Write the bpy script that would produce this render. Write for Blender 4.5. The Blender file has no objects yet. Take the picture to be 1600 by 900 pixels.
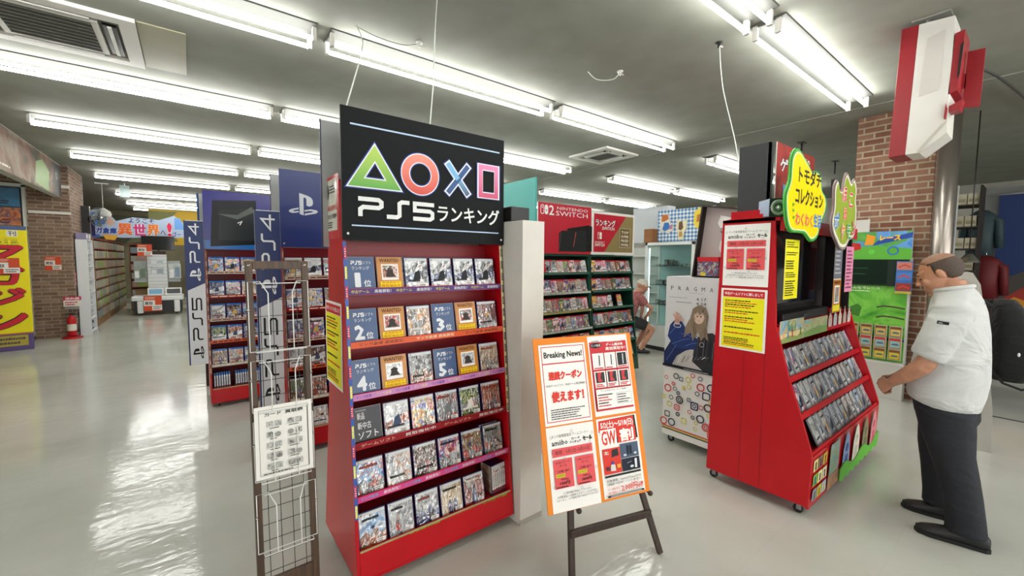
import bpy, bmesh, math, random
import numpy as np
from mathutils import Matrix, Vector
PI = math.pi
scene = bpy.context.scene
COL = scene.collection

# ------------------------------------------------------------------ camera
def cam_axes(yaw, pitch, roll):
    cy, sy, cp, sp, cr, sr = math.cos(yaw), math.sin(yaw), math.cos(pitch), math.sin(pitch), math.cos(roll), math.sin(roll)
    fwd = Vector((sy*cp, cy*cp, -sp)); right = Vector((cy, -sy, 0)); up = right.cross(fwd)
    return right*cr + up*sr, -right*sr + up*cr, fwd
_r, _u, _f = cam_axes(math.radians(37.66), math.radians(3.856), math.radians(.435))
cam_data = bpy.data.cameras.new('camera'); cam = bpy.data.objects.new('camera', cam_data); COL.objects.link(cam)
cam.matrix_world = Matrix(((_r.x, _u.x, -_f.x, 0), (_r.y, _u.y, -_f.y, 0), (_r.z, _u.z, -_f.z, 1.6), (0, 0, 0, 1)))
cam_data.sensor_width = 36; cam_data.lens = 36*649.32/1600; cam_data.clip_start = .05; cam_data.clip_end = 100
scene.camera = cam
# ------------------------------------------------------------------ world, exposure
world = bpy.data.worlds.new('world'); scene.world = world; world.use_nodes = True
world.node_tree.nodes['Background'].inputs[0].default_value = (1, .985, .95, 1)
world.node_tree.nodes['Background'].inputs[1].default_value = 4.2      # extra daylight, let in through two added windows out of view
for _n, _l, _r, _s in (('added_daylight_portal_front', (3.5, -5.0, 1.6), (-PI/2, 0, 0), (9.0, 2.6)), ('added_daylight_portal_left', (-6.0, -.5, 1.6), (0, -PI/2, 0), (2.6, 7.0))):  # portals sample the added daylight at the two unseen openings
    _a = bpy.data.lights.new(_n, 'AREA'); _a.shape = 'RECTANGLE'; _a.size, _a.size_y = _s; _a.cycles.is_portal = True
    _o = bpy.data.objects.new(_n, _a); COL.objects.link(_o); _o.location = _l; _o.rotation_euler = _r
TUBE_POWER = 34.0
vs = scene.view_settings
scene.display_settings.display_device = 'sRGB'
vs.view_transform = 'Standard'; vs.look = 'None'; vs.gamma = 1; vs.use_curve_mapping = False; vs.exposure = 0.0
try:
    scene.cycles.max_bounces = 7; scene.cycles.diffuse_bounces = 5; scene.cycles.glossy_bounces = 3
    scene.cycles.transmission_bounces = 6; scene.cycles.transparent_max_bounces = 12
    scene.cycles.sample_clamp_indirect = 6; scene.cycles.caustics_reflective = False; scene.cycles.caustics_refractive = False
except Exception:
    pass

# ------------------------------------------------------------------ materials
def lin(c):
    if isinstance(c, str):
        c = [int(c[i:i+2], 16)/255 for i in (0, 2, 4)]
    return tuple((x/12.92 if x <= .04045 else ((x+.055)/1.055)**2.4) for x in c[:3])+(1,)
MATS = {}
def mat(name, color='808080', rough=.5, metal=0, emit=0, coat=0, spec=.5, alpha=None, trans=0):
    if name in MATS: return MATS[name]
    m = bpy.data.materials.new(name); m.use_nodes = True
    b = m.node_tree.nodes['Principled BSDF']
    b.inputs['Base Color'].default_value = lin(color); b.inputs['Roughness'].default_value = rough
    b.inputs['Metallic'].default_value = metal; b.inputs['Specular IOR Level'].default_value = spec
    b.inputs['Coat Weight'].default_value = coat; b.inputs['Coat Roughness'].default_value = .08
    if emit:
        b.inputs['Emission Color'].default_value = lin(color); b.inputs['Emission Strength'].default_value = emit
    if trans: b.inputs['Transmission Weight'].default_value = trans
    MATS[name] = m
    return m
def C(hexcol, rough=.55):
    """printed / painted flat colour"""
    return mat('print_%s_%d' % (hexcol, rough*100), hexcol, rough, spec=.3)
def nd(nt, t, **kw):
    n = nt.nodes.new(t)
    for k, v in kw.items():
        if k.startswith('i_'): n.inputs[k[2:].replace('_', ' ')].default_value = v
        else: setattr(n, k, v)
    return n
def ramp(nt, cols, const=False, lo=.3, hi=.7):
    r = nt.nodes.new('ShaderNodeValToRGB'); e = r.color_ramp.elements
    n = len(cols); e[0].position = lo; e[0].color = lin(cols[0]); e[1].position = hi; e[1].color = lin(cols[-1])
    for k in range(1, n-1):
        x = e.new(lo+(hi-lo)*k/(n-1)); x.color = lin(cols[k])
    if const: r.color_ramp.interpolation = 'CONSTANT'
    return r
def art(name, cols, scale=6, wrap=0, rnd=True, rough=.4, distort=1.5, detail=4, lo=.3, hi=.7, coord='Object', emit=0):
    """printed picture: blotches of its own colours; wrap>0 adds a crumpled clear film over it"""
    if name in MATS: return MATS[name]
    m = mat(name, cols[0], rough); nt = m.node_tree; b = nt.nodes['Principled BSDF']
    tc = nt.nodes.new('ShaderNodeTexCoord'); src = tc.outputs[coord]
    if rnd:
        oi = nt.nodes.new('ShaderNodeObjectInfo'); mu = nd(nt, 'ShaderNodeMath', operation='MULTIPLY'); mu.inputs[1].default_value = 37
        nt.links.new(oi.outputs['Random'], mu.inputs[0])
        ad = nd(nt, 'ShaderNodeVectorMath', operation='ADD'); nt.links.new(src, ad.inputs[0]); nt.links.new(mu.outputs[0], ad.inputs[1]); src = ad.outputs[0]
    nz = nd(nt, 'ShaderNodeTexNoise', i_Scale=scale, i_Detail=detail, i_Distortion=distort); nt.links.new(src, nz.inputs['Vector'])
    rp = ramp(nt, cols, lo=lo, hi=hi); nt.links.new(nz.outputs['Fac'], rp.inputs[0]); nt.links.new(rp.outputs[0], b.inputs['Base Color'])
    if emit:
        nt.links.new(rp.outputs[0], b.inputs['Emission Color']); b.inputs['Emission Strength'].default_value = emit
    if wrap:
        mpw = nt.nodes.new('ShaderNodeMapping'); mpw.inputs['Rotation'].default_value = (0, .6, 0); mpw.inputs['Scale'].default_value = (1, 1, .45); nt.links.new(src, mpw.inputs[0])
        w = nd(nt, 'ShaderNodeTexNoise', i_Scale=38, i_Detail=1, i_Distortion=1.4); nt.links.new(mpw.outputs[0], w.inputs['Vector'])
        bp = nd(nt, 'ShaderNodeBump', i_Strength=1, i_Distance=.03*wrap); nt.links.new(w.outputs['Fac'], bp.inputs['Height'])
        b.inputs['Coat Weight'].default_value = 1; b.inputs['Coat Roughness'].default_value = .07; b.inputs['Coat IOR'].default_value = 2.6
        nt.links.new(bp.outputs[0], b.inputs['Coat Normal'])
    else:
        b.inputs['Coat Weight'].default_value = .6; b.inputs['Coat Roughness'].default_value = .12
    return m

# ------------------------------------------------------------------ mesh builder
def M4(o=(0, 0, 0), u=(1, 0, 0), v=(0, 1, 0)):
    """frame: local x -> u, y -> v, z -> u x v"""
    u = Vector(u).normalized(); v = Vector(v); n = u.cross(v).normalized(); v = n.cross(u); o = Vector(o)
    return Matrix(((u.x, v.x, n.x, o.x), (u.y, v.y, n.y, o.y), (u.z, v.z, n.z, o.z), (0, 0, 0, 1)))
def FY(x, y, z): return M4((x, y, z), (1, 0, 0), (0, 0, 1))       # a picture facing -y
def FX(x, y, z): return M4((x, y, z), (0, -1, 0), (0, 0, 1))      # a picture facing -x
_txt = {}
def text_geo(s, bold=0, res=2):
    k = (s, round(bold, 3), res)
    if k in _txt: return _txt[k]
    c = bpy.data.curves.new('t', 'FONT'); c.body = s; c.resolution_u = res; c.offset = bold; c.fill_mode = 'FRONT'; c.align_x = 'CENTER'; c.space_line = .95
    o = bpy.data.objects.new('t', c); COL.objects.link(o); bpy.context.view_layer.update()
    me = bpy.data.meshes.new_from_object(o.evaluated_get(bpy.context.evaluated_depsgraph_get()))
    V = np.array([v.co[:2] for v in me.vertices]) if len(me.vertices) else np.zeros((0, 2))
    F = [tuple(p.vertices) for p in me.polygons]
    bpy.data.objects.remove(o); bpy.data.curves.remove(c); bpy.data.meshes.remove(me)
    if len(V):
        lo, hi = V.min(0)+bold, V.max(0)-bold
        V = (V-lo)/np.maximum(hi-lo, 1e-6)
    _txt[k] = (V, F); return _txt[k]

class MB:
    def __init__(s): s.V = []; s.F = []; s.I = []; s.S = []; s.X = Matrix(); s.z = .001; s.sm = []; s.smooth = False
    def mi(s, m):
        if isinstance(m, str): m = C(m)
        if m not in s.S: s.S.append(m)
        return s.S.index(m)
    def add(s, vs, fs, m):
        b = len(s.V); s.V += [tuple(s.X @ Vector(v)) for v in vs]; i = s.mi(m)
        for f in fs: s.F.append(tuple(b+k for k in f)); s.I.append(i); s.sm.append(s.smooth)
        return s
    def box(s, x0, y0, z0, x1, y1, z1, m):
        return s.add([(x0,y0,z0),(x1,y0,z0),(x1,y1,z0),(x0,y1,z0),(x0,y0,z1),(x1,y0,z1),(x1,y1,z1),(x0,y1,z1)],
                     [(0,3,2,1),(4,5,6,7),(0,1,5,4),(1,2,6,5),(2,3,7,6),(3,0,4,7)], m)
    def prism(s, poly, axis, a, b, m):
        n = len(poly)
        f = {'x': lambda p, t: (t, p[0], p[1]), 'y': lambda p, t: (p[0], t, p[1]), 'z': lambda p, t: (p[0], p[1], t)}[axis]
        return s.add([f(p, a) for p in poly]+[f(p, b) for p in poly],
                     [tuple(range(n))[::-1], tuple(range(n, 2*n))]+[(i, (i+1) % n, n+(i+1) % n, n+i) for i in range(n)], m)
    def tube(s, pts, r, m, n=8, cap=True):
        pts = [Vector(p) for p in pts]; rs = r if isinstance(r, (list, tuple)) else [r]*len(pts)
        vs = []; prev = None
        for i, p in enumerate(pts):
            t = (pts[min(i+1, len(pts)-1)]-pts[max(i-1, 0)]).normalized()
            if prev is None: a = t.orthogonal().normalized()
            else: a = (prev-t*prev.dot(t)).normalized()
            prev = a; b = t.cross(a)
            vs += [p+(a*math.cos(2*PI*k/n)+b*math.sin(2*PI*k/n))*rs[i] for k in range(n)]
        fs = [(i*n+k, i*n+(k+1) % n, (i+1)*n+(k+1) % n, (i+1)*n+k) for i in range(len(pts)-1) for k in range(n)]
        if cap: fs += [tuple(range(n))[::-1], tuple(range((len(pts)-1)*n, len(pts)*n))]
        sm = s.smooth; s.smooth = n > 5; s.add(vs, fs, m); s.smooth = sm; return s
    def lathe(s, prof, m, n=24, o=(0, 0, 0)):
        vs = []; k = len(prof)
        for j in range(n):
            a = 2*PI*j/n; vs += [(o[0]+r*math.cos(a), o[1]+r*math.sin(a), o[2]+z) for r, z in prof]
        sm = s.smooth; s.smooth = True
        s.add(vs, [(j*k+i, ((j+1) % n)*k+i, ((j+1) % n)*k+i+1, j*k+i+1) for j in range(n) for i in range(k-1)], m)
        s.smooth = sm; return s
    def loft(s, rings, m, n=20, cap=True):
        """rings: (centre, half-extent vector a, half-extent vector b[, power])"""
        vs = []
        for rg in rings:
            c, a, b = Vector(rg[0]), Vector(rg[1]), Vector(rg[2]); p = rg[3] if len(rg) > 3 else 1
            for k in range(n):
                t = 2*PI*k/n; cc, ss = math.cos(t), math.sin(t)
                vs.append(c+a*(abs(cc)**p*(1 if cc > 0 else -1))+b*(abs(ss)**p*(1 if ss > 0 else -1)))
        L = len(rings)
        fs = [(i*n+k, i*n+(k+1) % n, (i+1)*n+(k+1) % n, (i+1)*n+k) for i in range(L-1) for k in range(n)]
        if cap: fs += [tuple(range(n))[::-1], tuple(range((L-1)*n, L*n))]
        sm = s.smooth; s.smooth = True; s.add(vs, fs, m); s.smooth = sm; return s
    def ball(s, c, rx, ry, rz, m, rot=None, n=16, k=10):
        vs = []; R = rot or Matrix.Identity(3); c = Vector(c)
        for i in range(k+1):
            a = PI*i/k
            for j in range(n):
                b = 2*PI*j/n; vs.append(c+R @ Vector((rx*math.sin(a)*math.cos(b), ry*math.sin(a)*math.sin(b), rz*math.cos(a))))
        sm = s.smooth; s.smooth = True
        s.add(vs, [(i*n+j, (i+1)*n+j, (i+1)*n+(j+1) % n, i*n+(j+1) % n) for i in range(k) for j in range(n)], m); s.smooth = sm; return s
    # ---- flat print in the local xy plane, stacked by a hair along z
    def lay(s): s.z += .0003; return s.z
    def rect(s, x0, y0, x1, y1, m, z=None):
        z = s.lay() if z is None else z
        return s.add([(x0,y0,z),(x1,y0,z),(x1,y1,z),(x0,y1,z)], [(0,1,2,3)], m)
    def poly(s, pts, m, z=None):
        z = s.lay() if z is None else z
        from mathutils.geometry import tessellate_polygon
        P = [Vector((p[0], p[1], 0)) for p in pts]
        tris = tessellate_polygon([P]); fs = []
        for t in tris:
            a, b, c = (P[k] for k in t)
            fs.append(tuple(t) if (b-a).cross(c-a).z > 0 else tuple(t)[::-1])
        return s.add([(p.x, p.y, z) for p in P], fs, m)
    def disc(s, x, y, rx, m, ry=None, n=24, z=None):
        ry = ry or rx; z = s.lay() if z is None else z
        return s.add([(x+rx*math.cos(2*PI*k/n), y+ry*math.sin(2*PI*k/n), z) for k in range(n)], [tuple(range(n))], m)
    def ring(s, x, y, r, w, m, n=28, ry=None, sq=False):
        z = s.lay(); ry = ry or r; pts = []
        for q, (a, b) in enumerate(((r, ry), (r-w, ry-w))):
            for k in range(n):
                t = 2*PI*k/n; c_, s_ = math.cos(t), math.sin(t)
                if sq: c_, s_ = abs(c_)**.4*(1 if c_ > 0 else -1), abs(s_)**.4*(1 if s_ > 0 else -1)
                pts.append((x+a*c_, y+b*s_, z))
        return s.add(pts, [(k, (k+1) % n, n+(k+1) % n, n+k) for k in range(n)], m)
    def frame(s, x0, y0, x1, y1, w, m):
        z = s.lay()
        for a in ((x0, y0, x1, y0+w), (x0, y1-w, x1, y1), (x0, y0+w, x0+w, y1-w), (x1-w, y0+w, x1, y1-w)): s.rect(*a, m, z)
        return s
    def stroke(s, pts, w, m, close=False):
        z = s.lay(); P = [Vector(p).to_2d() if len(p) > 2 else Vector(p) for p in pts]; n = len(P); L = []; Rr = []
        for i in range(n):
            a = P[i]-P[i-1] if (i > 0 or close) else P[1]-P[0]; b = P[(i+1) % n]-P[i] if (i < n-1 or close) else P[-1]-P[-2]
            a = a.normalized(); b = b.normalized(); t = (a+b).normalized() if (a+b).length > 1e-5 else a
            nn = Vector((-t.y, t.x)); k = max(.4, nn.dot(Vector((-a.y, a.x)))); L.append(P[i]+nn*(w/2/k)); Rr.append(P[i]-nn*(w/2/k))
        vs = [(p.x, p.y, z) for p in L]+[(p.x, p.y, z) for p in Rr]
        return s.add(vs, [(i, n+i, n+(i+1) % n, (i+1) % n) for i in range(n if close else n-1)], m)
    def text(s, body, x0, y0, x1, y1, m, bold=.012, res=2, out=None, ow=.05):
        if out is not None: s.text(body, x0, y0, x1, y1, out, bold+ow, res)
        h = (y1-y0)/(1+body.count('\n')); r = bold*h*.85
        V, F = text_geo(body, 0, res); z = s.lay(); X0, X1, Y0, Y1 = x0+r*.6, x1-r*.6, y0+r*.6, y1-r*.6
        n = 0 if r < .0004 else 4 if bold < .05 else 8
        for q, (dx, dy) in enumerate([(0, 0)]+[(r*math.cos(2*PI*(k+.5)/n), r*math.sin(2*PI*(k+.5)/n)) for k in range(n)]):
            s.add([(X0+(X1-X0)*v[0]+dx, Y0+(Y1-Y0)*v[1]+dy, z+.00004*q) for v in V], F, m)
        s.z += .00004*n
        return s
    def lines(s, x0, y0, x1, y1, n, m, seed=0, fill=.5, m2=None):
        """rows of small illegible print"""
        R = random.Random(seed); h = (y1-y0)/n; z = s.lay()
        for i in range(n):
            yy = y1-(i+.5)*h; x = x0; end = x0+(x1-x0)*R.uniform(.6, 1)
            mm = m2 if (m2 and R.random() < .35) else m
            while x < end:
                w = min((x1-x0)*R.uniform(.03, .1), end-x); s.rect(x, yy-h*fill/2, x+w, yy+h*fill/2*R.uniform(.6, 1), mm, z); x += w+(x1-x0)*.012
        return s
    def build(s, name, parent=None, loc=None, rot=None, mods=()):
        me = bpy.data.meshes.new(name); me.from_pydata(s.V, [], s.F); me.materials.clear()
        for m in s.S: me.materials.append(m)
        me.polygons.foreach_set('material_index', s.I); me.polygons.foreach_set('use_smooth', s.sm); me.update()
        return link(name, me, parent, loc, rot)
def link(name, me, parent=None, loc=None, rot=None):
    o = bpy.data.objects.new(name, me); COL.objects.link(o)
    if parent is not None: o.parent = parent
    if loc is not None: o.location = loc
    if rot is not None: o.rotation_euler = rot
    return o
def tag(o, label=None, cat=None, group=None, kind=None):
    for k, v in (('label', label), ('category', cat), ('group', group), ('kind', kind)):
        if v: o[k] = v
    return o
def empty(name, loc, rz=0):
    o = bpy.data.objects.new(name, None); COL.objects.link(o); o.location = loc; o.rotation_euler = (0, 0, rz); o.empty_display_size = .1
    return o
def bevel(o, w=.004, seg=2):
    b = o.modifiers.new('bevel', 'BEVEL'); b.width = w; b.segments = seg; b.limit_method = 'ANGLE'; b.angle_limit = math.radians(40); return o
def remesh(mb, name, parent, m, voxel=.006, smooth=3):
    o = mb.build(name+'_raw'); r = o.modifiers.new('r', 'REMESH'); r.mode = 'VOXEL'; r.voxel_size = voxel; r.use_smooth_shade = True
    sm = o.modifiers.new('s', 'SMOOTH'); sm.iterations = smooth; sm.factor = .5
    bpy.context.view_layer.update()
    me = bpy.data.meshes.new_from_object(o.evaluated_get(bpy.context.evaluated_depsgraph_get()))
    bpy.data.objects.remove(o); me.materials.clear(); me.materials.append(m)
    me.polygons.foreach_set('use_smooth', [True]*len(me.polygons)); me.name = name
    return link(name, me, parent)
def dup(o, parent=None, loc=None, rot=None):
    c = o.copy(); COL.objects.link(c)
    if parent is not None: c.parent = parent
    if loc is not None: c.location = loc
    if rot is not None: c.rotation_euler = rot
    for ch in o.children: dup(ch, c)
    return c
ORD = ['first', 'second', 'third', 'fourth', 'fifth', 'sixth', 'seventh', 'eighth', 'ninth', 'tenth', 'eleventh', 'twelfth', 'thirteenth', 'fourteenth', 'fifteenth', 'sixteenth', 'seventeenth', 'eighteenth', 'nineteenth', 'twentieth']
ROW = ['top', 'second', 'third', 'fourth', 'fifth', 'bottom']
# ------------------------------------------------------------------ setting materials
def floor_mat():
    m = mat('waxed_floor_tile', 'b4b7ac', .12, spec=.42); nt = m.node_tree; b = nt.nodes['Principled BSDF']
    tc = nt.nodes.new('ShaderNodeTexCoord')
    n1 = nd(nt, 'ShaderNodeTexNoise', i_Scale=.9, i_Detail=5); nt.links.new(tc.outputs['Object'], n1.inputs['Vector'])
    r1 = ramp(nt, ['b2b3a9', 'bebfb6', 'c6c7be'], lo=.3, hi=.65); nt.links.new(n1.outputs['Fac'], r1.inputs[0])
    br = nd(nt, 'ShaderNodeTexBrick', i_Scale=1, offset=0); br.inputs['Brick Width'].default_value = .45; br.inputs['Row Height'].default_value = .45
    br.inputs['Mortar Size'].default_value = .0012; br.inputs['Color1'].default_value = (1, 1, 1, 1); br.inputs['Color2'].default_value = (.965, .97, .965, 1); br.inputs['Mortar'].default_value = (.91, .91, .91, 1)
    nt.links.new(tc.outputs['Object'], br.inputs['Vector'])
    n2 = nd(nt, 'ShaderNodeTexNoise', i_Scale=3.2, i_Detail=2); nt.links.new(tc.outputs['Object'], n2.inputs['Vector'])
    r2 = ramp(nt, ['5a564e', 'ffffff'], lo=.185, hi=.21); nt.links.new(n2.outputs['Fac'], r2.inputs[0])
    mx = nd(nt, 'ShaderNodeMix', data_type='RGBA', blend_type='MULTIPLY'); mx.inputs[0].default_value = 1
    nt.links.new(r1.outputs[0], mx.inputs[6]); nt.links.new(br.outputs['Color'], mx.inputs[7])
    m2 = nd(nt, 'ShaderNodeMix', data_type='RGBA', blend_type='MULTIPLY'); m2.inputs[0].default_value = .6
    nt.links.new(mx.outputs[2], m2.inputs[6]); nt.links.new(r2.outputs[0], m2.inputs[7]); nt.links.new(m2.outputs[2], b.inputs['Base Color'])
    mp = nt.nodes.new('ShaderNodeMapping'); mp.inputs['Scale'].default_value = (1.0, 2.2, 1); nt.links.new(tc.outputs['Object'], mp.inputs[0])
    n3 = nd(nt, 'ShaderNodeTexNoise', i_Scale=5.0, i_Detail=3, i_Roughness=.55); nt.links.new(mp.outputs[0], n3.inputs['Vector'])
    bp = nd(nt, 'ShaderNodeBump', i_Strength=.22, i_Distance=.012); nt.links.new(n3.outputs['Fac'], bp.inputs['Height']); nt.links.new(bp.outputs[0], b.inputs['Normal'])
    n4 = nd(nt, 'ShaderNodeTexNoise', i_Scale=2.0, i_Detail=4); nt.links.new(tc.outputs['Object'], n4.inputs['Vector'])
    mr = nd(nt, 'ShaderNodeMapRange'); mr.inputs['To Min'].default_value = .05; mr.inputs['To Max'].default_value = .16; nt.links.new(n4.outputs['Fac'], mr.inputs[0]); nt.links.new(mr.outputs[0], b.inputs['Roughness'])
    return m
def brick_mat(name, axis, cols, mortar, w=.21, h=.075, ms=.009):
    m = mat(name, cols[0], .85); nt = m.node_tree; b = nt.nodes['Principled BSDF']
    tc = nt.nodes.new('ShaderNodeTexCoord'); sp = nt.nodes.new('ShaderNodeSeparateXYZ'); nt.links.new(tc.outputs['Object'], sp.inputs[0])
    ad = nd(nt, 'ShaderNodeMath', operation='ADD'); nt.links.new(sp.outputs[0], ad.inputs[0]); nt.links.new(sp.outputs[1], ad.inputs[1])
    cb = nt.nodes.new('ShaderNodeCombineXYZ'); nt.links.new(ad.outputs[0], cb.inputs[0]); nt.links.new(sp.outputs[2], cb.inputs[1])
    br = nd(nt, 'ShaderNodeTexBrick', i_Scale=1, offset=.5); br.inputs['Brick Width'].default_value = w; br.inputs['Row Height'].default_value = h
    br.inputs['Mortar Size'].default_value = ms; br.inputs['Mortar Smooth'].default_value = .1; br.inputs['Bias'].default_value = 0
    br.inputs['Color1'].default_value = lin(cols[0]); br.inputs['Color2'].default_value = lin(cols[1]); br.inputs['Mortar'].default_value = lin(mortar)
    nt.links.new(cb.outputs[0], br.inputs['Vector'])
    nz = nd(nt, 'ShaderNodeTexNoise', i_Scale=9, i_Detail=3); nt.links.new(tc.outputs['Object'], nz.inputs['Vector'])
    mr = nd(nt, 'ShaderNodeMapRange'); mr.inputs['To Min'].default_value = .65; mr.inputs['To Max'].default_value = 1.3; nt.links.new(nz.outputs['Fac'], mr.inputs[0])
    mx = nd(nt, 'ShaderNodeMix', data_type='RGBA', blend_type='MULTIPLY'); mx.inputs[0].default_value = 1
    nt.links.new(br.outputs['Color'], mx.inputs[6]); nt.links.new(mr.outputs[0], mx.inputs[7]); nt.links.new(mx.outputs[2], b.inputs['Base Color'])
    bp = nd(nt, 'ShaderNodeBump', i_Strength=.6, i_Distance=.006); bp.invert = True; nt.links.new(br.outputs['Fac'], bp.inputs['Height']); nt.links.new(bp.outputs[0], b.inputs['Normal'])
    return m
def wood(name, c1, c2, scale=(1, 1, 14), rough=.5):
    m = mat(name, c1, rough); nt = m.node_tree; b = nt.nodes['Principled BSDF']
    tc = nt.nodes.new('ShaderNodeTexCoord'); mp = nt.nodes.new('ShaderNodeMapping'); mp.inputs['Scale'].default_value = scale; nt.links.new(tc.outputs['Object'], mp.inputs[0])
    nz = nd(nt, 'ShaderNodeTexNoise', i_Scale=6, i_Detail=5, i_Distortion=.4); nt.links.new(mp.outputs[0], nz.inputs['Vector'])
    r = ramp(nt, [c1, c2], lo=.35, hi=.65); nt.links.new(nz.outputs['Fac'], r.inputs[0]); nt.links.new(r.outputs[0], b.inputs['Base Color']); return m
def painted(name, c1, c2, scale=2, rough=.35, lo=.35, hi=.65, coat=0):
    m = mat(name, c1, rough, coat=coat); nt = m.node_tree; b = nt.nodes['Principled BSDF']
    tc = nt.nodes.new('ShaderNodeTexCoord'); nz = nd(nt, 'ShaderNodeTexNoise', i_Scale=scale, i_Detail=6); nt.links.new(tc.outputs['Object'], nz.inputs['Vector'])
    r = ramp(nt, [c1, c2], lo=lo, hi=hi); nt.links.new(nz.outputs['Fac'], r.inputs[0]); nt.links.new(r.outputs[0], b.inputs['Base Color'])
    bp = nd(nt, 'ShaderNodeBump', i_Strength=.1, i_Distance=.002); nt.links.new(nz.outputs['Fac'], bp.inputs['Height']); nt.links.new(bp.outputs[0], b.inputs['Normal']); return m
FLOOR = floor_mat()
CEIL = painted('ceiling_paint', '83847a', '8c8d83', 3, .8)
WALLW = painted('wall_paint', 'a9a79d', 'b3b1a8', 2, .7)
BRICKL = brick_mat('brown_brick', 0, ['6b5140', '8a705c'], '96867a', .22, .07, .008)
BRICKR = brick_mat('red_brown_brick', 0, ['7c4f3e', '99735c'], 'b0a28a', .2, .072, .009)
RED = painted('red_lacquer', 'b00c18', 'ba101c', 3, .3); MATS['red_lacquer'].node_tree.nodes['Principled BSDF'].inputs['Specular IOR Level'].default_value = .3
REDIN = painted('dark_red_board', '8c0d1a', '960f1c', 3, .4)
WHITE = mat('white_plastic', 'dcdcd6', .4)
OFFW = painted('off_white_board', 'cfcdc6', 'd8d6cf', 1.3, .5)
BLACK = mat('black_plastic', '141415', .35)
CHROME = mat('bright_metal', 'c8c8c8', .22, metal=1)
GREYM = mat('grey_metal', '8d8f90', .4, metal=.6)
RUBBER = mat('black_rubber', '17171a', .6)
DWOOD = wood('dark_wood', '3a2a22', '2c1f1a', (14, 14, 1))
BROWN = wood('brown_stained_wood', '543c29', '3e2c1e', (12, 12, 1), .45)
SCREEN = mat('dark_screen', '07090c', .08, spec=.6)
CABLE = mat('white_cable', 'd9e2d6', .5)
CH = 3.37

# ------------------------------------------------------------------ room shell
def struct(name, mb): o = mb.build(name); o['kind'] = 'structure'; return o
struct('floor', MB().box(-6.2, -5.2, -.05, 14.2, 24.2, 0, FLOOR))
struct('ceiling', MB().box(-6.2, -5.2, CH, 14.2, 24.2, CH+.1, CEIL))
struct('wall_back', MB().box(-6.2, 22, 0, 14.2, 22.15, CH, painted('back_wall_olive', '6f6a55', '837d66', 1, .8)))
w = MB(); w.box(-6.2, -5.15, 0, -1, -5, CH, WALLW); w.box(8, -5.15, 0, 14.2, -5, CH, WALLW); w.box(-1, -5.15, 0, 8, -5, .3, WALLW); w.box(-1, -5.15, 2.9, 8, -5, CH, WALLW); struct('wall_front', w)  # opening added behind the camera to let daylight in
w = MB()
for x in (-1, 1.23, 3.47, 5.72, 7.94): w.box(x, -5.13, .3, x+.06, -5.05, 2.9, WALLW)
struct('added_front_window', w)  # unseen window, added to brighten racks and easel from the front
struct('wall_right', MB().box(14, -5, 0, 14.15, 22, CH, WALLW))
w = MB(); w.box(-6.15, -5, 0, -6, -4, CH, WALLW); w.box(-6.15, 3, 0, -6, 22, CH, WALLW); w.box(-6.15, -4, 0, -6, 3, .3, WALLW); w.box(-6.15, -4, 2.9, -6, 3, CH, WALLW); struct('wall_left', w)  # opening added out of view to let daylight in
w = MB()
for y in (-4, -1.7, .6, 2.94): w.box(-6.12, y, .3, -6.05, y+.06, 2.9, WALLW)
struct('added_left_window', w)  # unseen window, added to brighten the faces turned left
# brick corner on the left with the band of trim boards
w = MB(); w.box(-2.42, 11.87, 0, -1.85, 13.2, CH, BRICKL); struct('wall_corner', w)
w = MB(); w.box(-6, 11.87, 2.98, -2.42, 12.0, CH, BRICKL); w.box(-6, 11.87, 0, -3.4, 12.0, 2.98, WALLW); struct('wall_entrance', w)
w = MB(); w.box(-2.40, 11.84, 2.93, -1.84, 11.868, 2.985, OFFW); struct('trim_1', w)
w = MB(); w.box(-2.40, 11.84, 2.42, -1.84, 11.868, 2.47, OFFW); struct('trim_2', w)
w = MB()
for x in (-3.4, -2.9, -2.48): w.box(x, 11.9, 0, x+.06, 11.98, 2.94, WHITE)
for z in (0, 2.1, 2.9): w.box(-3.4, 11.9, z, -2.42, 11.98, z+.06, WHITE)
wn = struct('window_1', w)
g = MB(); g.box(-3.36, 11.935, .05, -2.46, 11.945, 2.92, mat('window_glass', 'd8e8ee', .05, trans=.85)); g.build('window_glass', wn)
w = MB(); w.box(-6, 13.2, 0, -1.86, 13.3, CH, WALLW); struct('wall_partition', w)
# mural on the fascia over the entrance
mur = MB(); mur.box(-2.06, 6.5, 2.745, -1.95, 11.86, CH-.002, WALLW)
o = struct('trim_3', mur)
p = MB(); p.X = M4((-1.945, 6.5, 2.75), (0, 1, 0), (0, 0, 1)); W = 5.3
p.rect(0, 0, W, .6, art('mural_colours', ['2a221c', '5a4638', '8a7a66', '7c5a48', '4a4c34', '33291f'], 1.6, rnd=False, rough=.7, distort=.3, detail=8, coord='Object')); MATS['mural_colours'].node_tree.nodes['Principled BSDF'].inputs['Coat Weight'].default_value = 0
p.poly([(3.6, .05), (4.4, .0), (4.5, .35), (4.1, .5), (3.7, .4)], C('7e9a5a'))
p.poly([(4.7, 0), (5.3, 0), (5.3, .6), (4.9, .6), (4.75, .3)], C('2c2622')); p.disc(5.0, .36, .07, C('8a8378')); p.disc(5.0, .36, .04, C('3c3733'))
p.lines(.2, .05, 2.8, .16, 2, C('cfc6b8'), 4)
tag(p.build('mural_banner'), 'long mural banner of mottled brown green and cream above the left entrance', 'banner')
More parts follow.
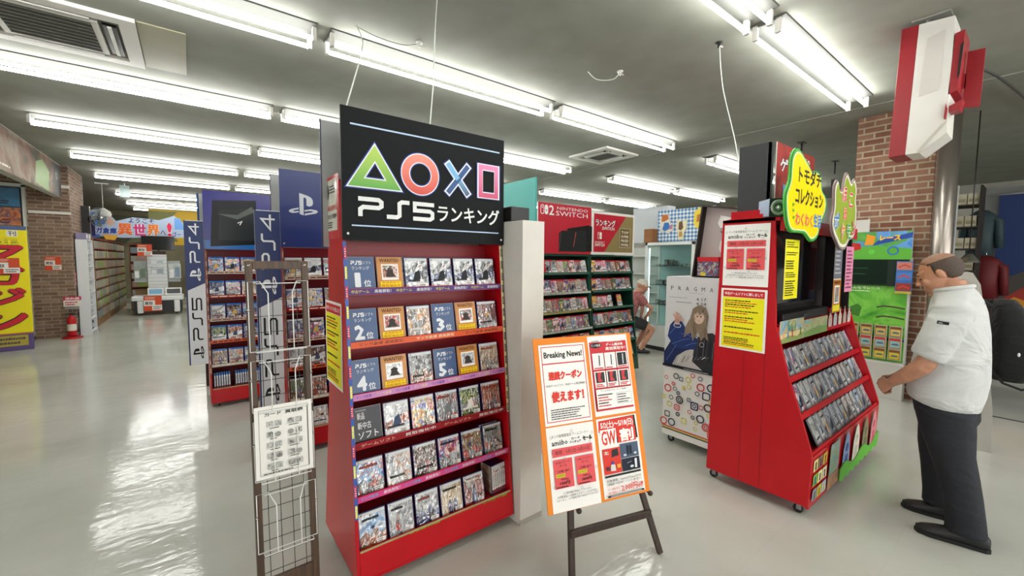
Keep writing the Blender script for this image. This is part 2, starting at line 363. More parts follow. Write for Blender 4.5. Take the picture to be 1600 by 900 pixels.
# posters seen in the entrance window
for nm, x0, x1, z0, z1, cols, lab in (('window_poster', -2.86, -2.5, 2.52, 2.86, ['1d5f8c', '2f7ba6'], 'plain blue poster in the entrance window beside brick corner'),
                       ('window_poster', -2.84, -2.5, 2.17, 2.5, ['8a2f22', 'd07a2a', '3c2350', 'e0a04a'], 'orange and purple poster low in the entrance window')):
    p = MB(); p.box(x0, 11.87, z0, x1, 11.876, z1, art('poster_%s' % cols[0], cols, 5, rnd=False))
    p.X = FY(x0, 11.869, z0); p.lines(.05, .04, x1-x0-.05, .12, 2, C('301c38'), 3)
    tag(p.build(nm), lab, 'poster')
# right brick pillar
struct('pillar_brick', MB().box(6.6, .86, 0, 7.5, 1.56, CH, BRICKR))
w = MB(); w.box(6.585, 1.02, 2.60, 6.6, 1.56, 2.83, OFFW)
# dark joint in the floor, to the right
w = MB(); w.prism([(6.6, .36), (6.635, .36), (6.66, -3), (6.625, -3)], 'z', 0, .002, C('3a3634')); struct('floor_strip', w)
# shallow ceiling beam
struct('ceiling_beam', MB().box(6.12, -5, CH-.010, 6.42, 22, CH, CEIL))

# ------------------------------------------------------------------ ceiling lights
TUBE = mat('lamp_tube', 'ffffff', .5, emit=TUBE_POWER)
MATS['lamp_tube'].node_tree.nodes['Principled BSDF'].inputs['Emission Color'].default_value = (1, 1.0, .965, 1)
HOUS = mat('lamp_housing', '4c4d48', .6)
def fixture(L):
    h = MB(); h.prism([(-.13, .0), (-.125, -.010), (-.03, -.034), (.03, -.034), (.125, -.010), (.13, 0)], 'x', 0, L, HOUS)
    for x in (.0, L-.03):
        for y in (-.077, .077): h.box(x, y-.017, -.118, x+.028, y+.017, -.015, OFFW)
    t = MB(); t.tube([(.028, 0, 0), (L-.03, 0, 0)], .016, TUBE, 10)
    return h, t
hb, tb = fixture(2.36)
RY = [-3.0, -.8, 1.38, 3.61, 5.73, 7.89, 10.08, 12.3, 15.3, 17.7, 19.7]
NR = ['behind the viewer', 'behind the viewer', 'second closest row', 'third row', 'fourth row', 'fifth row', 'sixth row', 'seventh row', 'third from the back', 'second from the back', 'rearmost row']
blocks = [(-1.54, 'by the left aisle'), (.92, 'in the middle'), (3.40, 'right of middle'), (6.97, 'beyond the ceiling beam'), (9.45, 'far beyond the ceiling beam')]
proto = None; nl = 0
for ri, y in enumerate(RY):
    for bi, (x, where) in enumerate(blocks):
        if y < 2 and bi > 2: continue
        if y < 0 and bi == 0: continue
        if y == 1.38 and bi == 0: continue
        if y > 15 and bi > 1: continue
        if proto is None:
            r = hb.build('ceiling_light', loc=(x, y, CH)); a = tb.build('lamp_tube', r, (0, -.077, -.098)); b_ = tb.build('lamp_tube', r, (0, .077, -.098)); proto = r
        else: r = dup(proto, loc=(x, y, CH))
        tag(r, 'twin-tube ceiling light, %s, %s' % (['row nearest the back of the viewer', 'row just behind the viewer', 'row over the hanging red sign', 'row above the black symbol sign', 'row behind the black symbol sign', 'fifth row from the viewer', 'sixth row from the viewer', 'seventh row from the viewer', 'third row from the far end', 'second row from the far end', 'last row at the far end'][ri], where), 'ceiling light', 'ceiling strip lights')
e = MB(); e.box(-.25, -.05, -.05, .25, .05, .0, HOUS); e.tube([(-.22, 0, -.062), (.22, 0, -.062)], .02, TUBE)
tag(e.build('entrance_light', loc=(-3.35, 14.9, 3.28)), 'short strip light inside the left entrance', 'ceiling light')

# ------------------------------------------------------------------ ceiling equipment
VENT = mat('vent_grille', '3b3c38', .6); TAN = painted('beige_panel', '8f8b72', '99957b', 1.5, .5)
def aircon(x0, y0, x1, y1, label, side):
    t = empty('air_conditioner', ((x0+x1)/2, (y0+y1)/2, CH)); hx, hy = (x1-x0)/2, (y1-y0)/2
    tag(t, label, 'air conditioner')
    f = MB(); b = .1
    f.box(-hx, -hy, -.03, hx, -hy+b, -.001, OFFW); f.box(-hx, hy-b, -.03, hx, hy, -.001, OFFW); f.box(-hx, -hy+b, -.03, -hx+b, hy-b, -.001, OFFW); f.box(hx-b, -hy+b, -.03, hx, hy-b, -.001, OFFW)
    f.build('frame', t)
    g = MB(); gx, gy = hx-.26, hy-.2
    g.box(-gx, -gy, -.032, gx, gy, -.02, VENT)
    for k in range(9): yy = -gy+.02+k*(2*gy-.04)/8; g.box(-gx, yy-.004, -.036, gx, yy+.004, -.03, C('55564f'))
    g.build('grille', t)
    s = MB(); s.box(-gx-.04, -gy-.04, -.03, gx+.04, -gy, -.002, OFFW); s.box(-gx-.04, gy, -.03, gx+.04, gy+.04, -.002, OFFW); s.box(-gx-.04, -gy, -.03, -gx, gy, -.002, OFFW); s.box(gx, -gy, -.03, gx+.04, gy, -.002, OFFW); s.build('grille_frame', t)
    for (a, c, d, e_) in ((-gx, -hy+b+.005, gx, -gy-.045), (-gx, gy+.045, gx, hy-b-.005), (-hx+b+.02, -gy, -gx-.06, gy), (gx+.06, -gy, hx-b-.02, gy)):
        m = MB(); m.box(a, c, -.024, d, e_, -.004, BLACK)
        if d-a < .2: m.box((a+d)/2-.012, c, -.034, (a+d)/2+.012, e_, -.02, WHITE)
        else: m.box(a, (c+e_)/2-.008, -.034, d, (c+e_)/2+.008, -.02, WHITE)
        m.build('air_louver', t)
aircon(-1.30, 4.28, -.27, 5.24, 'large square ceiling air conditioner with grey grille above the left aisle', 0)
tag(bevel(MB().box(-.265, 4.29, CH-.012, .03, 5.22, CH-.0005, TAN).build('ceiling_panel'), .003), 'beige blanking panel beside the large air conditioner', 'panel')
aircon(5.15, 4.3, 5.95, 5.12, 'small square ceiling air conditioner above the green shelves', 0)
def wire(name, pts, label, r=.0035, m=None):
    P = [Vector(p) for p in pts]; out = []
    for i in range(len(P)-1):
        a, b, c, d = P[max(i-1, 0)], P[i], P[i+1], P[min(i+2, len(P)-1)]
        for k in range(6):
            t = k/6; out.append(.5*((2*b)+(c-a)*t+(2*a-5*b+4*c-d)*t*t+(-a+3*b-3*c+d)*t**3))
    out.append(P[-1]); tag(MB().tube(out, r, m or CABLE, 6).build(name), label, 'cable')
wire('hanging_cable', [(1.04, 3.30, CH), (.97, 2.95, 3.1), (.79, 2.4, 2.75), (.62, 2.13, 2.33)], 'thin white cable hanging to the left corner of the black symbol sign')
wire('hanging_cable', [(1.39, 2.66, CH), (1.29, 2.5, 3.05), (1.15, 2.25, 2.65), (1.06, 2.12, 2.32)], 'thin white cable hanging to the middle of the black symbol sign')
wire('hanging_cable', [(3.447, 1.746, CH), (3.44, 1.7, 3.0), (3.38, 1.55, 2.5), (3.12, 1.36, 1.98)], 'white cable hanging from ceiling to the tall red game kiosk')
wire('ceiling_wire', [(1.04, 3.32, CH-.01), (1.2, 3.28, CH-.06), (1.4, 3.25, CH-.07), (1.54, 3.263, CH-.01)], 'slack wire along the ceiling above the black symbol sign', .003, C('8a8a80'))
wire('ceiling_wire', [(3.0, 2.75, CH-.01), (3.05, 2.68, CH-.09), (3.18, 2.6, CH-.08), (3.24, 2.57, CH-.01)], 'short looped wire beside the ceiling hook', .004, CABLE)
for (x, y, lab) in ((1.54, 3.26, 'small wire clip on the ceiling above the black symbol sign'), (3.24, 2.57, 'small white hook plate on the ceiling beside looped wire'), (3.45, 1.75, 'dark anchor where the kiosk cable leaves the ceiling')):
    h = MB(); h.lathe([(.0, 0), (.03, 0), (.028, -.01), (.012, -.014), (.01, -.04), (0, -.042)], OFFW if x < 3.4 else BLACK, 12); h.tube([(0, 0, -.02), (.04, -.01, -.028)], .005, OFFW, 6)
    tag(h.build('ceiling_hook', loc=(x, y, CH)), lab, 'hook')
def ceiling_lamp_hang():
    h = MB(); h.tube([(0, 0, 0), (0, 0, -.62)], .008, OFFW, 6); h.box(-.12, -.02, -.03, .12, .02, 0, WHITE)
    h.lathe([(.03, -.6), (.13, -.68), (.15, -.75), (.13, -.8), (.06, -.82), (0, -.82)], OFFW, 16)
    h.lathe([(.0, -.76), (.05, -.76), (.045, -.835), (0, -.84)], BLACK, 12)
    tag(h.build('ceiling_speaker', loc=(-1.63, 14.0, CH)), 'round white device hanging on a rod past the brick corner', 'ceiling speaker')
ceiling_lamp_hang()
h = MB(); h.box(-.09, -.02, -.34, .09, .02, -.06, mat('sign_glass', 'c8dfe0', .2)); h.tube([(0, 0, 0), (0, 0, -.06)], .01, WHITE, 6)
tag(h.build('guide_sign', loc=(-1.2, 13.7, CH)), 'small pale rectangular sign hanging from the far ceiling', 'sign')
# ------------------------------------------------------------------ letters and marks
def sv(pts, x0, y0, x1, y1): return [(x0+(x1-x0)*p[0], y0+(y1-y0)*p[1]) for p in pts]
GL = {'P': [[(0, .93), (.82, .93), (.94, .82), (.94, .6), (.82, .5), (.2, .5), (.08, .38), (.08, 0)]],
      'S': [[(1, .93), (.66, .93), (.55, .83), (.55, .17), (.44, .07), (0, .07)]],
      '5': [[(1, .93), (.08, .93), (.08, .54), (.8, .54), (.92, .44), (.92, .17), (.8, .07), (0, .07)]],
      '4': [[(.72, 0), (.72, .93), (.1, .34), (1, .34)]]}
def psword(mb, word, x0, y0, x1, y1, w, m, rot=0):
    n = len(word); cw = (x1-x0)/(n+.16*(n-1))
    for i, ch in enumerate(word):
        a = x0+i*cw*1.16
        for st in GL[ch]: mb.stroke(sv(st, a, y0, a+cw, y1), w, m)
def pslogo(mb, x0, y0, x1, y1, m):
    P = [(.36, .02), (.50, -.04), (.50, .78), (.53, .83), (.58, .80), (.60, .74), (.60, .44), (.70, .40), (.80, .46), (.83, .58), (.82, .72), (.76, .84), (.64, .92), (.36, 1.02)]
    Lw = [(.33, .32), (.1, .24), (.0, .16), (.02, .08), (.12, .04), (.33, .09), (.33, .16), (.2, .13), (.14, .15), (.18, .19), (.33, .24)]
    Rw = [(.53, .22), (.75, .28), (.95, .25), (1.0, .17), (.93, .09), (.53, -.04), (.53, .05), (.78, .13), (.83, .165), (.78, .19), (.66, .185), (.53, .14)]
    for q in (P, Lw, Rw): mb.poly(sv(q, x0, y0, x1, y1), m)
def swlogo(mb, x0, y0, x1, y1, m, bg):
    w = x1-x0; h = y1-y0; z = mb.lay()
    def rr(a, b, c, d, r, mm):
        pts = []
        for cx, cy, s0 in ((c-r, d-r, 0), (a+r, d-r, 90), (a+r, b+r, 180), (c-r, b+r, 270)):
            for k in range(6): t = math.radians(s0+k*18); pts.append((cx+r*math.cos(t), cy+r*math.sin(t)))
        mb.poly(pts, mm)
    r = w*.2
    rr(x0, y0, x0+w*.47, y1, r, m); rr(x0+w*.07, y0+w*.07, x0+w*.40, y1-w*.07, r*.7, bg); mb.disc(x0+w*.235, y1-h*.28, w*.075, m)
    rr(x0+w*.54, y0, x1, y1, r, m); mb.disc(x0+w*.77, y0+h*.42, w*.08, bg)
# ------------------------------------------------------------------ game cases
PAL = {}
def pal(key, cols, **kw): PAL[key] = art('cover_'+key, cols, **kw)
W1 = dict(wrap=1, scale=14, distort=1.0)
for k, c, kw in [
    ('ashen', ['1c1f22', '6d7478', 'd9dde0', '8f2a24', 'c9c3bd'], dict(scale=11, rnd=False, wrap=.45)),
    ('sepia', ['4a4744', '8d8a85', 'c98a4a', 'd9d4cc'], dict(scale=10, wrap=.6)),
    ('maroon', ['1d0f11', '4a1c20', '7c3a36', '251416'], dict(scale=9, wrap=.4)),
    ('mono', ['17191b', '4c5053', 'a8acae', '2a2d30'], dict(scale=13, wrap=.9)),
    ('beige', ['8d7a66', 'b7a88f', '6b5646', 'cbbfa8'], dict(scale=10, wrap=.6)),
    ('pale', ['cfd3d6', 'e4e6e8', 'b4b9be', 'dfe1e2'], dict(scale=6, wrap=.6)),
    ('bright', ['2a5fb0', 'c24a72', 'd9b84a', '5f87c9', '7c3a90'], dict(scale=14, wrap=.5)),
    ('slate', ['25292c', '8f9699', '5a6063', 'c43a30', '33383b'], dict(scale=12, wrap=.8)),
    ('green', ['1f3a1c', '3f6b2c', '2a4a24', '88a04a', '1c2b18'], dict(scale=11, wrap=.5)),
    ('rust', ['3b2218', '7c3a24', 'a5552e', '45301f', '6b7040'], dict(scale=11, wrap=.5)),
    ('azure', ['16305c', '2f5f9c', '7ab0d9', 'b5523a', 'e0d5c0'], dict(scale=10, wrap=.5)),
    ('silver', ['8f9499', 'c5c9cc', 'b57a4a', 'd9dbdd', '7c8288'], dict(scale=10, wrap=1)),
    ('ember', ['121113', '2a2220', '5c3a22', '1a1818'], dict(scale=9, wrap=.4)),
    ('flag', ['c9ced6', '2f4f9c', 'b02a30', 'dfe3e8', '2a2d33'], dict(scale=10, wrap=.9)),
    ('olive', ['3a2a1a', '5c4a24', '7c5a2a', '3f5a24'], dict(scale=10, wrap=.4)),
    ('teal', ['12201f', '2c4a48', '7c9a94', 'a8483a', '1a2a2a'], dict(scale=12, wrap=.5)),
    ('sky', ['3f6ea8', '87aed6', 'dfe8f0', '5f7f9c', 'b9a58c'], dict(scale=7, wrap=.8)),
    ('foil', ['9a9fa5', 'c9cdd1', '777c82', 'e0e3e6'], dict(scale=9, wrap=1)),
    ('sand', ['9a8468', 'c2ad8c', 'd9d2c4', '6f7f6a'], dict(scale=10, wrap=.9)),
    ('brick', ['5c1f16', '8f2f20', '3a1814', 'c9bfae'], dict(scale=9, wrap=.4)),
    ('rose', ['b8405a', 'e08aa0', 'f0d0d5', '8a2a40'], dict(scale=10, wrap=.6)),
    ('gold', ['d99a1f', 'f0c53a', 'b5321f', 'fae08a'], dict(scale=10, wrap=.5)),
    ('night', ['0d1326', '1f2c50', '3a4a7c', '9aa5c4'], dict(scale=10, wrap=.5))]:
    pal(k, c, **kw)
for k, c in (('wrapa', ['4a4d52', '9a9ea4', 'c9ccd0', '6a6d72', 'a83a34']), ('wrapb', ['5a5c58', 'a8aaa6', 'd0d2d0', '4a5c4a']), ('wrapc', ['3a4050', '8a92a8', 'c4c8d0', '5a5460']), ('wrapd', ['6a5a50', 'b0a498', 'd6d2cc', '7a3a34'])): pal(k, c, scale=12, wrap=2.2)
CNAME = dict(wrapa='grey with red', wrapb='greenish silver', wrapc='bluish silver', wrapd='warm silver', ashen='grey and dull red', sepia='grey and orange', maroon='dark maroon', mono='black and grey', beige='beige', pale='pale white', bright='bright blue and pink', slate='grey with red', green='green', rust='rust brown',
             azure='blue', silver='silver', ember='black and orange', flag='white red and blue', olive='brown and olive', teal='dark teal', sky='sky blue', foil='shiny silver', sand='sandy tan', brick='brick red', rose='rose pink', gold='yellow gold', night='dark navy')
P5NAVY = mat('navy_case_plastic', '1d2a66', .2, spec=.6); P4BLUE = mat('blue_case_plastic', '2366b8', .2, spec=.6); SWRED = mat('red_case_plastic', 'a8242a', .25, spec=.6); GREYC = mat('clear_grey_case', '8d9296', .15)
PAPER = mat('white_paper', 'efede8', .5)
CARD = painted('blue_card', '34507c', '3b5886', 4, .3); CARDB = mat('black_card', '20232a', .35)
STYLE = {'p5': (.135, .170, .014, P5NAVY), 'p4': (.135, .170, .014, P4BLUE), 'sw': (.105, .170, .011, SWRED), 'film': (.135, .188, .010, GREYC), 'soft': (.19, .14, .006, GREYC), 'card': (.137, .172, .004, GREYC)}
def cover_print(p, style, key, w, h, seed):
    R = random.Random(seed)
    a = PAL[key]; x0, y0, x1, y1 = .003, .004, w-.003, h-.004
    p.rect(x0, y0, x1, y1, a)
    top = y1-.014
    if style == 'p5': p.rect(x0, top, x1, y1, C('d5d8da', .25)); pslogo(p, x0+.004, top+.003, x0+.016, y1-.003, C('25282b'))
    elif style == 'p4': p.rect(x0, top, x1, y1, C('2a66b0', .25)); pslogo(p, x0+.004, top+.003, x0+.016, y1-.003, C('e0e4ea'))
    elif style == 'sw': p.rect(x0, top, x0+.03, y1, C('c2202a', .25)); p.rect(x0+.03, top, x1, y1, C('c2202a', .25)) if R.random() < .3 else None
    cols = [C('1d2024'), C('e2e0d8'), C('8a3a2c'), C('c9a45a'), C('3a4a6a'), C('6b6f73')]
    cx = w*R.uniform(.35, .65); m1 = R.choice(cols); m2 = R.choice(cols)
    s = h*R.uniform(.16, .24); v = R.randrange(4); b2 = PAL[R.choice(['mono', 'slate', 'rust', 'night', 'beige', 'pale'])]; q = lambda pts: [(cx+a*s*R.uniform(.8, 1.2), y0+h*b*R.uniform(.95, 1.05)) for a, b in pts]
    if v == 0:    # cloaked figure
        p.poly(q([(-.5, .0), (-.42, .25), (-.3, .42), (-.14, .5), (.12, .5), (.3, .4), (.4, .22), (.55, 0)]), b2); p.disc(cx, y0+h*.55, s*.15, m2, n=12)
    elif v == 1:  # ridge line with a low disc
        p.disc(cx, y0+h*.5, s*.32, m2, n=18); p.poly([(x0, y0), (x0, y0+h*.3), (w*.25, y0+h*.42), (w*.4, y0+h*.3), (w*.62, y0+h*.48), (w*.8, y0+h*.28), (x1, y0+h*.36), (x1, y0)], b2)
    elif v == 2:  # two leaning heads
        for d in (-.35, .35): p.poly(q([(d-.3, 0), (d-.26, .3), (d-.1, .4), (d+.12, .4), (d+.28, .3), (d+.3, 0)]), b2); p.disc(cx+d*s, y0+h*.46, s*.17, m2, n=12)
    else:         # slanting band
        p.poly([(x0, y0+h*.15), (x0, y0+h*.38), (x1, y0+h*.62), (x1, y0+h*.34)], b2); p.poly([(w*.3, y0+h*.2), (w*.42, y0+h*.5), (w*.6, y0+h*.58), (w*.66, y0+h*.3)], m1)
    tz = y0+h*R.choice([.72, .74, .2]); p.lines(w*.12, tz, w*.88, tz+h*.09, 1, R.choice([cols[1], cols[0], cols[2]]), seed, .8)
def price(p, w, h):
    p.rect(w*.62, h*.05, w*.94, h*.17, PAPER); p.lines(w*.64, h*.055, w*.92, h*.16, 2, C('2a2a2a'), 3, .5)
_case = {}
def case_data(style, key, seed=0):
    k = (style, key, seed)
    if k not in _case:
        w, h, t, edge = STYLE[style]
        s = MB(); s.box(-w/2, 0, 0, w/2, t, h, edge)
        p = MB(); p.X = FY(-w/2, 0, 0); p.z = .0005; cover_print(p, style, key, w, h, seed)
        q = MB(); q.X = FY(-w/2, -.0025, 0); q.z = .0005; price(q, w, h)
        _case[k] = [s, p, q, None]
    return _case[k]
def cover_word(key): return CNAME[key]
def game_case(style, key, loc, rz, lean, label, group, parts=True, seed=0, tag_price=True, cat='game case'):
    d = case_data(style, key, seed); rot = (-lean, 0, rz)
    kk = 'protoP' if parts else 'protoS'
    kk = (style, key, seed, parts, tag_price)
    if kk not in _case:
        if parts:
            r = d[0].build('game_case'); d[1].build('cover_sleeve', r)
            if tag_price: d[2].build('price_tag', r)
        else:
            m = MB()
            for s in d[:3 if tag_price else 2]:
                b = len(m.V); m.V += s.V
                for f, i, sm in zip(s.F, s.I, s.sm): m.F.append(tuple(b+x for x in f)); m.I.append(m.mi(s.S[i])); m.sm.append(sm)
            r = m.build('game_case')
        _case[kk] = r; r.location = loc; r.rotation_euler = rot
    else: r = dup(_case[kk], loc=loc, rot=rot)
    return tag(r, label, cat, group)

def caster(parent, x, y, ztop):
    m = MB(); m.box(x-.022, y-.03, ztop-.012, x+.022, y+.03, ztop, GREYM); m.box(x-.014, y-.012, .025, x-.011, y+.016, ztop-.01, GREYM); m.box(x+.011, y-.012, .025, x+.014, y+.016, ztop-.01, GREYM)
    m.X = Matrix.Translation((x, y+.008, .028)) @ Matrix.Rotation(PI/2, 4, 'Y')
    f = m.build('caster', parent); w_ = MB(); w_.X = m.X; w_.lathe([(0, -.01), (.02, -.01), (.028, -.008), (.028, .008), (.02, .01), (0, .01)], RUBBER, 16); w_.build('wheel', f); return f

# ------------------------------------------------------------------ tall red racks (three alike)
ZL = [1.457, 1.20, .95, .716, .463, .207]; RW = .935
def yf(z): return (z-.05)*.09
STRIPS = [('4a2a6e', 'e8d24a', 'f0f0f0'), ('d9603a', '2a2a2a', 'f4e6c8'), ('c98ac0', '5a3a9a', 'e6e0a0'), ('8a1420', 'e8c8b0', 'f0f0f0'), ('d04a8a', '35b0e0', 'f6f6f6'), ('a0a878', 'c05030', '60c830')]
def rack(x, y, label, sideh, stripbase, sign, back_sign_m):
    t = empty('display_rack', (x, y, 0)); tag(t, label, 'display rack')
    prof = [(0, .05), (.60, .05), (.43, 1.0), (.40, sideh), (yf(sideh), sideh), (0, .05)][:-1]
    for a in (0, RW-.016):
        s = MB(); s.prism([(p[0]-0, p[1]) for p in prof], 'x', a, a+.016, RED); bevel(s.build('side_panel', t), .003)
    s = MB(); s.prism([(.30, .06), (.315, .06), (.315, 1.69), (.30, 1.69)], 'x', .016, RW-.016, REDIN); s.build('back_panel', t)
    s = MB(); s.prism([(.0, .05), (.016, .05), (.016+yf(.2), .2), (yf(.2), .2)], 'x', .016, RW-.016, RED); s.box(.016, .0, .05, RW-.016, .5, .065, RED); s.build('base_board', t)
    for i, z in enumerate(ZL):
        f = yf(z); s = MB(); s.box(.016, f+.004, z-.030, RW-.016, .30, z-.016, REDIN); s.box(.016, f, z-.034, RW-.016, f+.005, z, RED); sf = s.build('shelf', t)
        c = STRIPS[i] if stripbase == 0 else STRIPS[(i*2+1) % 6] if i % 2 else ('b8b4a4', '7c2a24', 'e0dccc')
        p = MB(); p.X = FY(.018, f, z-.033); w = RW-.036; p.z = .0008
        p.rect(0, .001, w, .031, C(c[0], .3))
        if stripbase == 0:
            n = [8, 3, 9, 4, 8, 4][i]
            WD = [['中古ゲーム', '高価買取！'], ['マンガ倉庫 高価買取'], ['マンガ倉庫'], ['ゲームソフト', '買取強化中'], ['マンガ倉庫', '高価買取！'], ['なんでも買取 マンガ倉庫']][i]
            for k in range(n):
                a0 = w*(k+.12)/n; a1 = w*(k+.88)/n; p.text(WD[k % len(WD)], a0, .008, a1, .025, C(c[1+(k % 2)], .4), .02, 1)
        else: p.lines(.02, .008, w-.02, .026, 1, C(c[1]), i*7+3, .7, C(c[2]))
        p.build('shelf_label', sf)
    # coloured strips down both front edges
    L = 1.62
    for a, cols in ((.0, [('3a5aa8', 'e4dc50'), ('3a5aa8', 'd03a4a')]), (RW-.016, [('e0d8a8', '3a3424'), ('e0d8a8', '5a4a2a')])):
        if stripbase and a > .5: continue
        if stripbase: cols = [('8a5a48', 'b08870'), ('7a4a40', 'a87868')]
        s = MB(); s.X = M4((a, -.0008, .06), (1, 0, 0), (0, yf(1.7)/1.64, 1)); s.z = .0006; wd = .016
        top = 1.63; 
        if a > .5: lo = .62
        else: lo = .3
        s.rect(0, lo, wd, top, C(cols[0][0], .3)); n = 14
        for k in range(n):
            zz = lo+(top-lo)*(k+.1)/n; mm = cols[k % 2][1]; s.rect(.003, zz, wd-.003, zz+(top-lo)/n*.62, C(mm, .3)); s.lines(.004, zz+.008, wd-.004, zz+(top-lo)/n*.55, 4, C('f0f0e8'), k, .4)
        s.build('edge_strip', t)
    s = MB(); s.box(-.003, yf(1.7)-.02, 1.69, RW+.003, yf(1.7)-.008, 2.312, back_sign_m); s.X = FY(0, yf(1.7)-.02, 1.69); s.z = .001; sign(s); s.build('sign_board', t)
    s = MB(); s.box(-.03, .375, 1.66, RW, .385, 2.30, mat('sign_back_grey', 'a5a7a5', .5)); s.box(-.033, .385, 1.66, RW, .389, 2.303, C('1d2550')); s.box(-.034, .374, 1.66, -.03, .389, 2.303, C('1d2550')); s.build('rear_sign_board', t)
    for cx, cy in ((.07, .06), (RW-.07, .06), (.07, .5), (RW-.07, .5)): caster(t, cx, cy, .05)
    return t
def sym_sign(s):
    w, h = RW, .622; BL = mat('matt_black_sign', '191b1d', .6, spec=.12)
    s.rect(-.003, 0, w+.003, h, BL)
    s.stroke([(.04, .545), (w-.03, .545)], .0075, C('b8d0ee')); s.stroke([(.04, .07), (w-.035, .07)], .0065, C('b8d0ee'))
    def outl(fn, col, dark):
        fn(1.0, C('2a4a90')); fn(.8, C('e2e6ea')); fn(.5, C(col))
    cy = .36
    tri = [(.155, .445), (.035, .255), (.27, .255)]
    def gl(pts, a, b): c = Vector((sum(p[0] for p in pts)/3, sum(p[1] for p in pts)/3)); return [tuple(c+(Vector(p)-c)*(1)) for p in pts]
    T = [(.155, .425), (.062, .277), (.250, .277)]
    grad = {}
    def g(name, c1, c2, z0, z1):
        m = mat(name, c1, .35); nt = m.node_tree; tc = nt.nodes.new('ShaderNodeTexCoord'); sp = nt.nodes.new('ShaderNodeSeparateXYZ'); nt.links.new(tc.outputs['Object'], sp.inputs[0])
        mr = nd(nt, 'ShaderNodeMapRange'); mr.inputs['From Min'].default_value = z0; mr.inputs['From Max'].default_value = z1; nt.links.new(sp.outputs[2], mr.inputs[0])
        r = ramp(nt, [c1, c2], lo=0, hi=1); nt.links.new(mr.outputs[0], r.inputs[0]); nt.links.new(r.outputs[0], nt.nodes['Principled BSDF'].inputs['Base Color']); return m
    for wd, m in ((.062, C('2a3f86')), (.052, C('e2e6ea')), (.040, g('green_fade', '3f9a2a', 'a8c84a', 1.93, 2.12))): s.stroke(T, wd, m, True)
    for r, wd, m in ((.113, .060, C('2a3f86')), (.108, .050, C('e2e6ea')), (.103, .040, g('red_fade', 'c8301c', 'e88a78', 1.93, 2.14))): s.ring(.395, .352, r, wd, m, 48)
    for wd, e, m in ((.050, .0, C('2a3f86')), (.042, .004, C('e2e6ea')), (.028, .010, g('blue_fade', '2a3a5c', '7ab4e0', 1.95, 2.08))):
        z = s.z
        s.stroke([(.545+e, .445-e), (.695-e, .265+e)], wd, m); s.stroke([(.545+e, .265+e), (.695-e, .445-e)], wd, m) if wd != .028 else s.stroke([(.545+e, .265+e), (.695-e, .445-e)], wd, C('3f5c8c'))
    s.stroke([(.555, .433), (.62, .355)], .028, C('7ab4e0'))
    for a, b, wd, m in ((.742, .895, .044, C('2a3f86')), (.745, .892, .038, C('e2e6ea')), (.748, .889, .028, g('pink_fade', 'c03058', 'd87aa8', 1.93, 2.12))):
        s.stroke([(a+.02, .445), (b-.01, .445), (b-.01, .285), (a+.02, .285)], wd, m, True)
    psword(s, 'PS5', .07, .115, .47, .205, .021, C('e4e6e6'))
    s.text('ランキング', .49, .115, .90, .205, C('e4e6e6'), .025)
    for a in (.02, w-.02): s.disc(a, .03, .006, C('d8d8d8'))
def blue_sign(s):
    m = mat('royal_blue_board', '1a2c6c', .35); s.rect(-.003, 0, RW+.003, .622, m)
    pslogo(s, .06, .27, .28, .44, C('cfd4dc')); psword(s, 'PS4', .35, .28, .85, .42, .024, C('cfd4dc')); s.disc(.02, .03, .006, C('d8d8d8'))
def console_sign(s):
    s.rect(-.003, 0, RW+.003, .622, mat('deep_blue_board', '1c1c78', .25)); s.rect(-.003, 0, RW+.003, .1, mat('mid_blue_board', '1f62a8', .25))
    s.poly([(.05, .03), (.08, .52), (.48, .55), (.48, .06)], C('15181b', .3)); s.poly([(.12, .10), (.14, .42), (.46, .46), (.46, .1)], C('24292b', .3))
    s.poly([(.12, .38), (.3, .38), (.44, .48), (.46, .42), (.3, .33)], C('5a605c')); s.stroke([(.30, .29), (.34, .31), (.32, .27)], .01, C('d8dcd8'))
    s.poly([(.5, .1), (.56, .2), (.66, .22), (.76, .2), (.84, .08), (.78, .04), (.7, .13), (.6, .13), (.54, .03)], C('101214', .3))
    pslogo(s, .54, .3, .72, .42, C('d0d4dc')); psword(s, 'PS4', .75, .3, .92, .4, .012, C('d0d4dc'))
R1 = rack(.573, 1.92, 'tall red wheeled game rack under black sign with four coloured symbols', 1.98, 0, sym_sign, C('1c1e20'))
R2 = rack(.58, 3.66, 'red game rack under plain blue sign, behind the wire leaflet stand', 1.70, 1, blue_sign, C('16235a'))
R3 = rack(.12, 5.36, 'red game rack under blue console sign, farthest of the red racks', 1.70, 1, console_sign, C('1a1a60'))
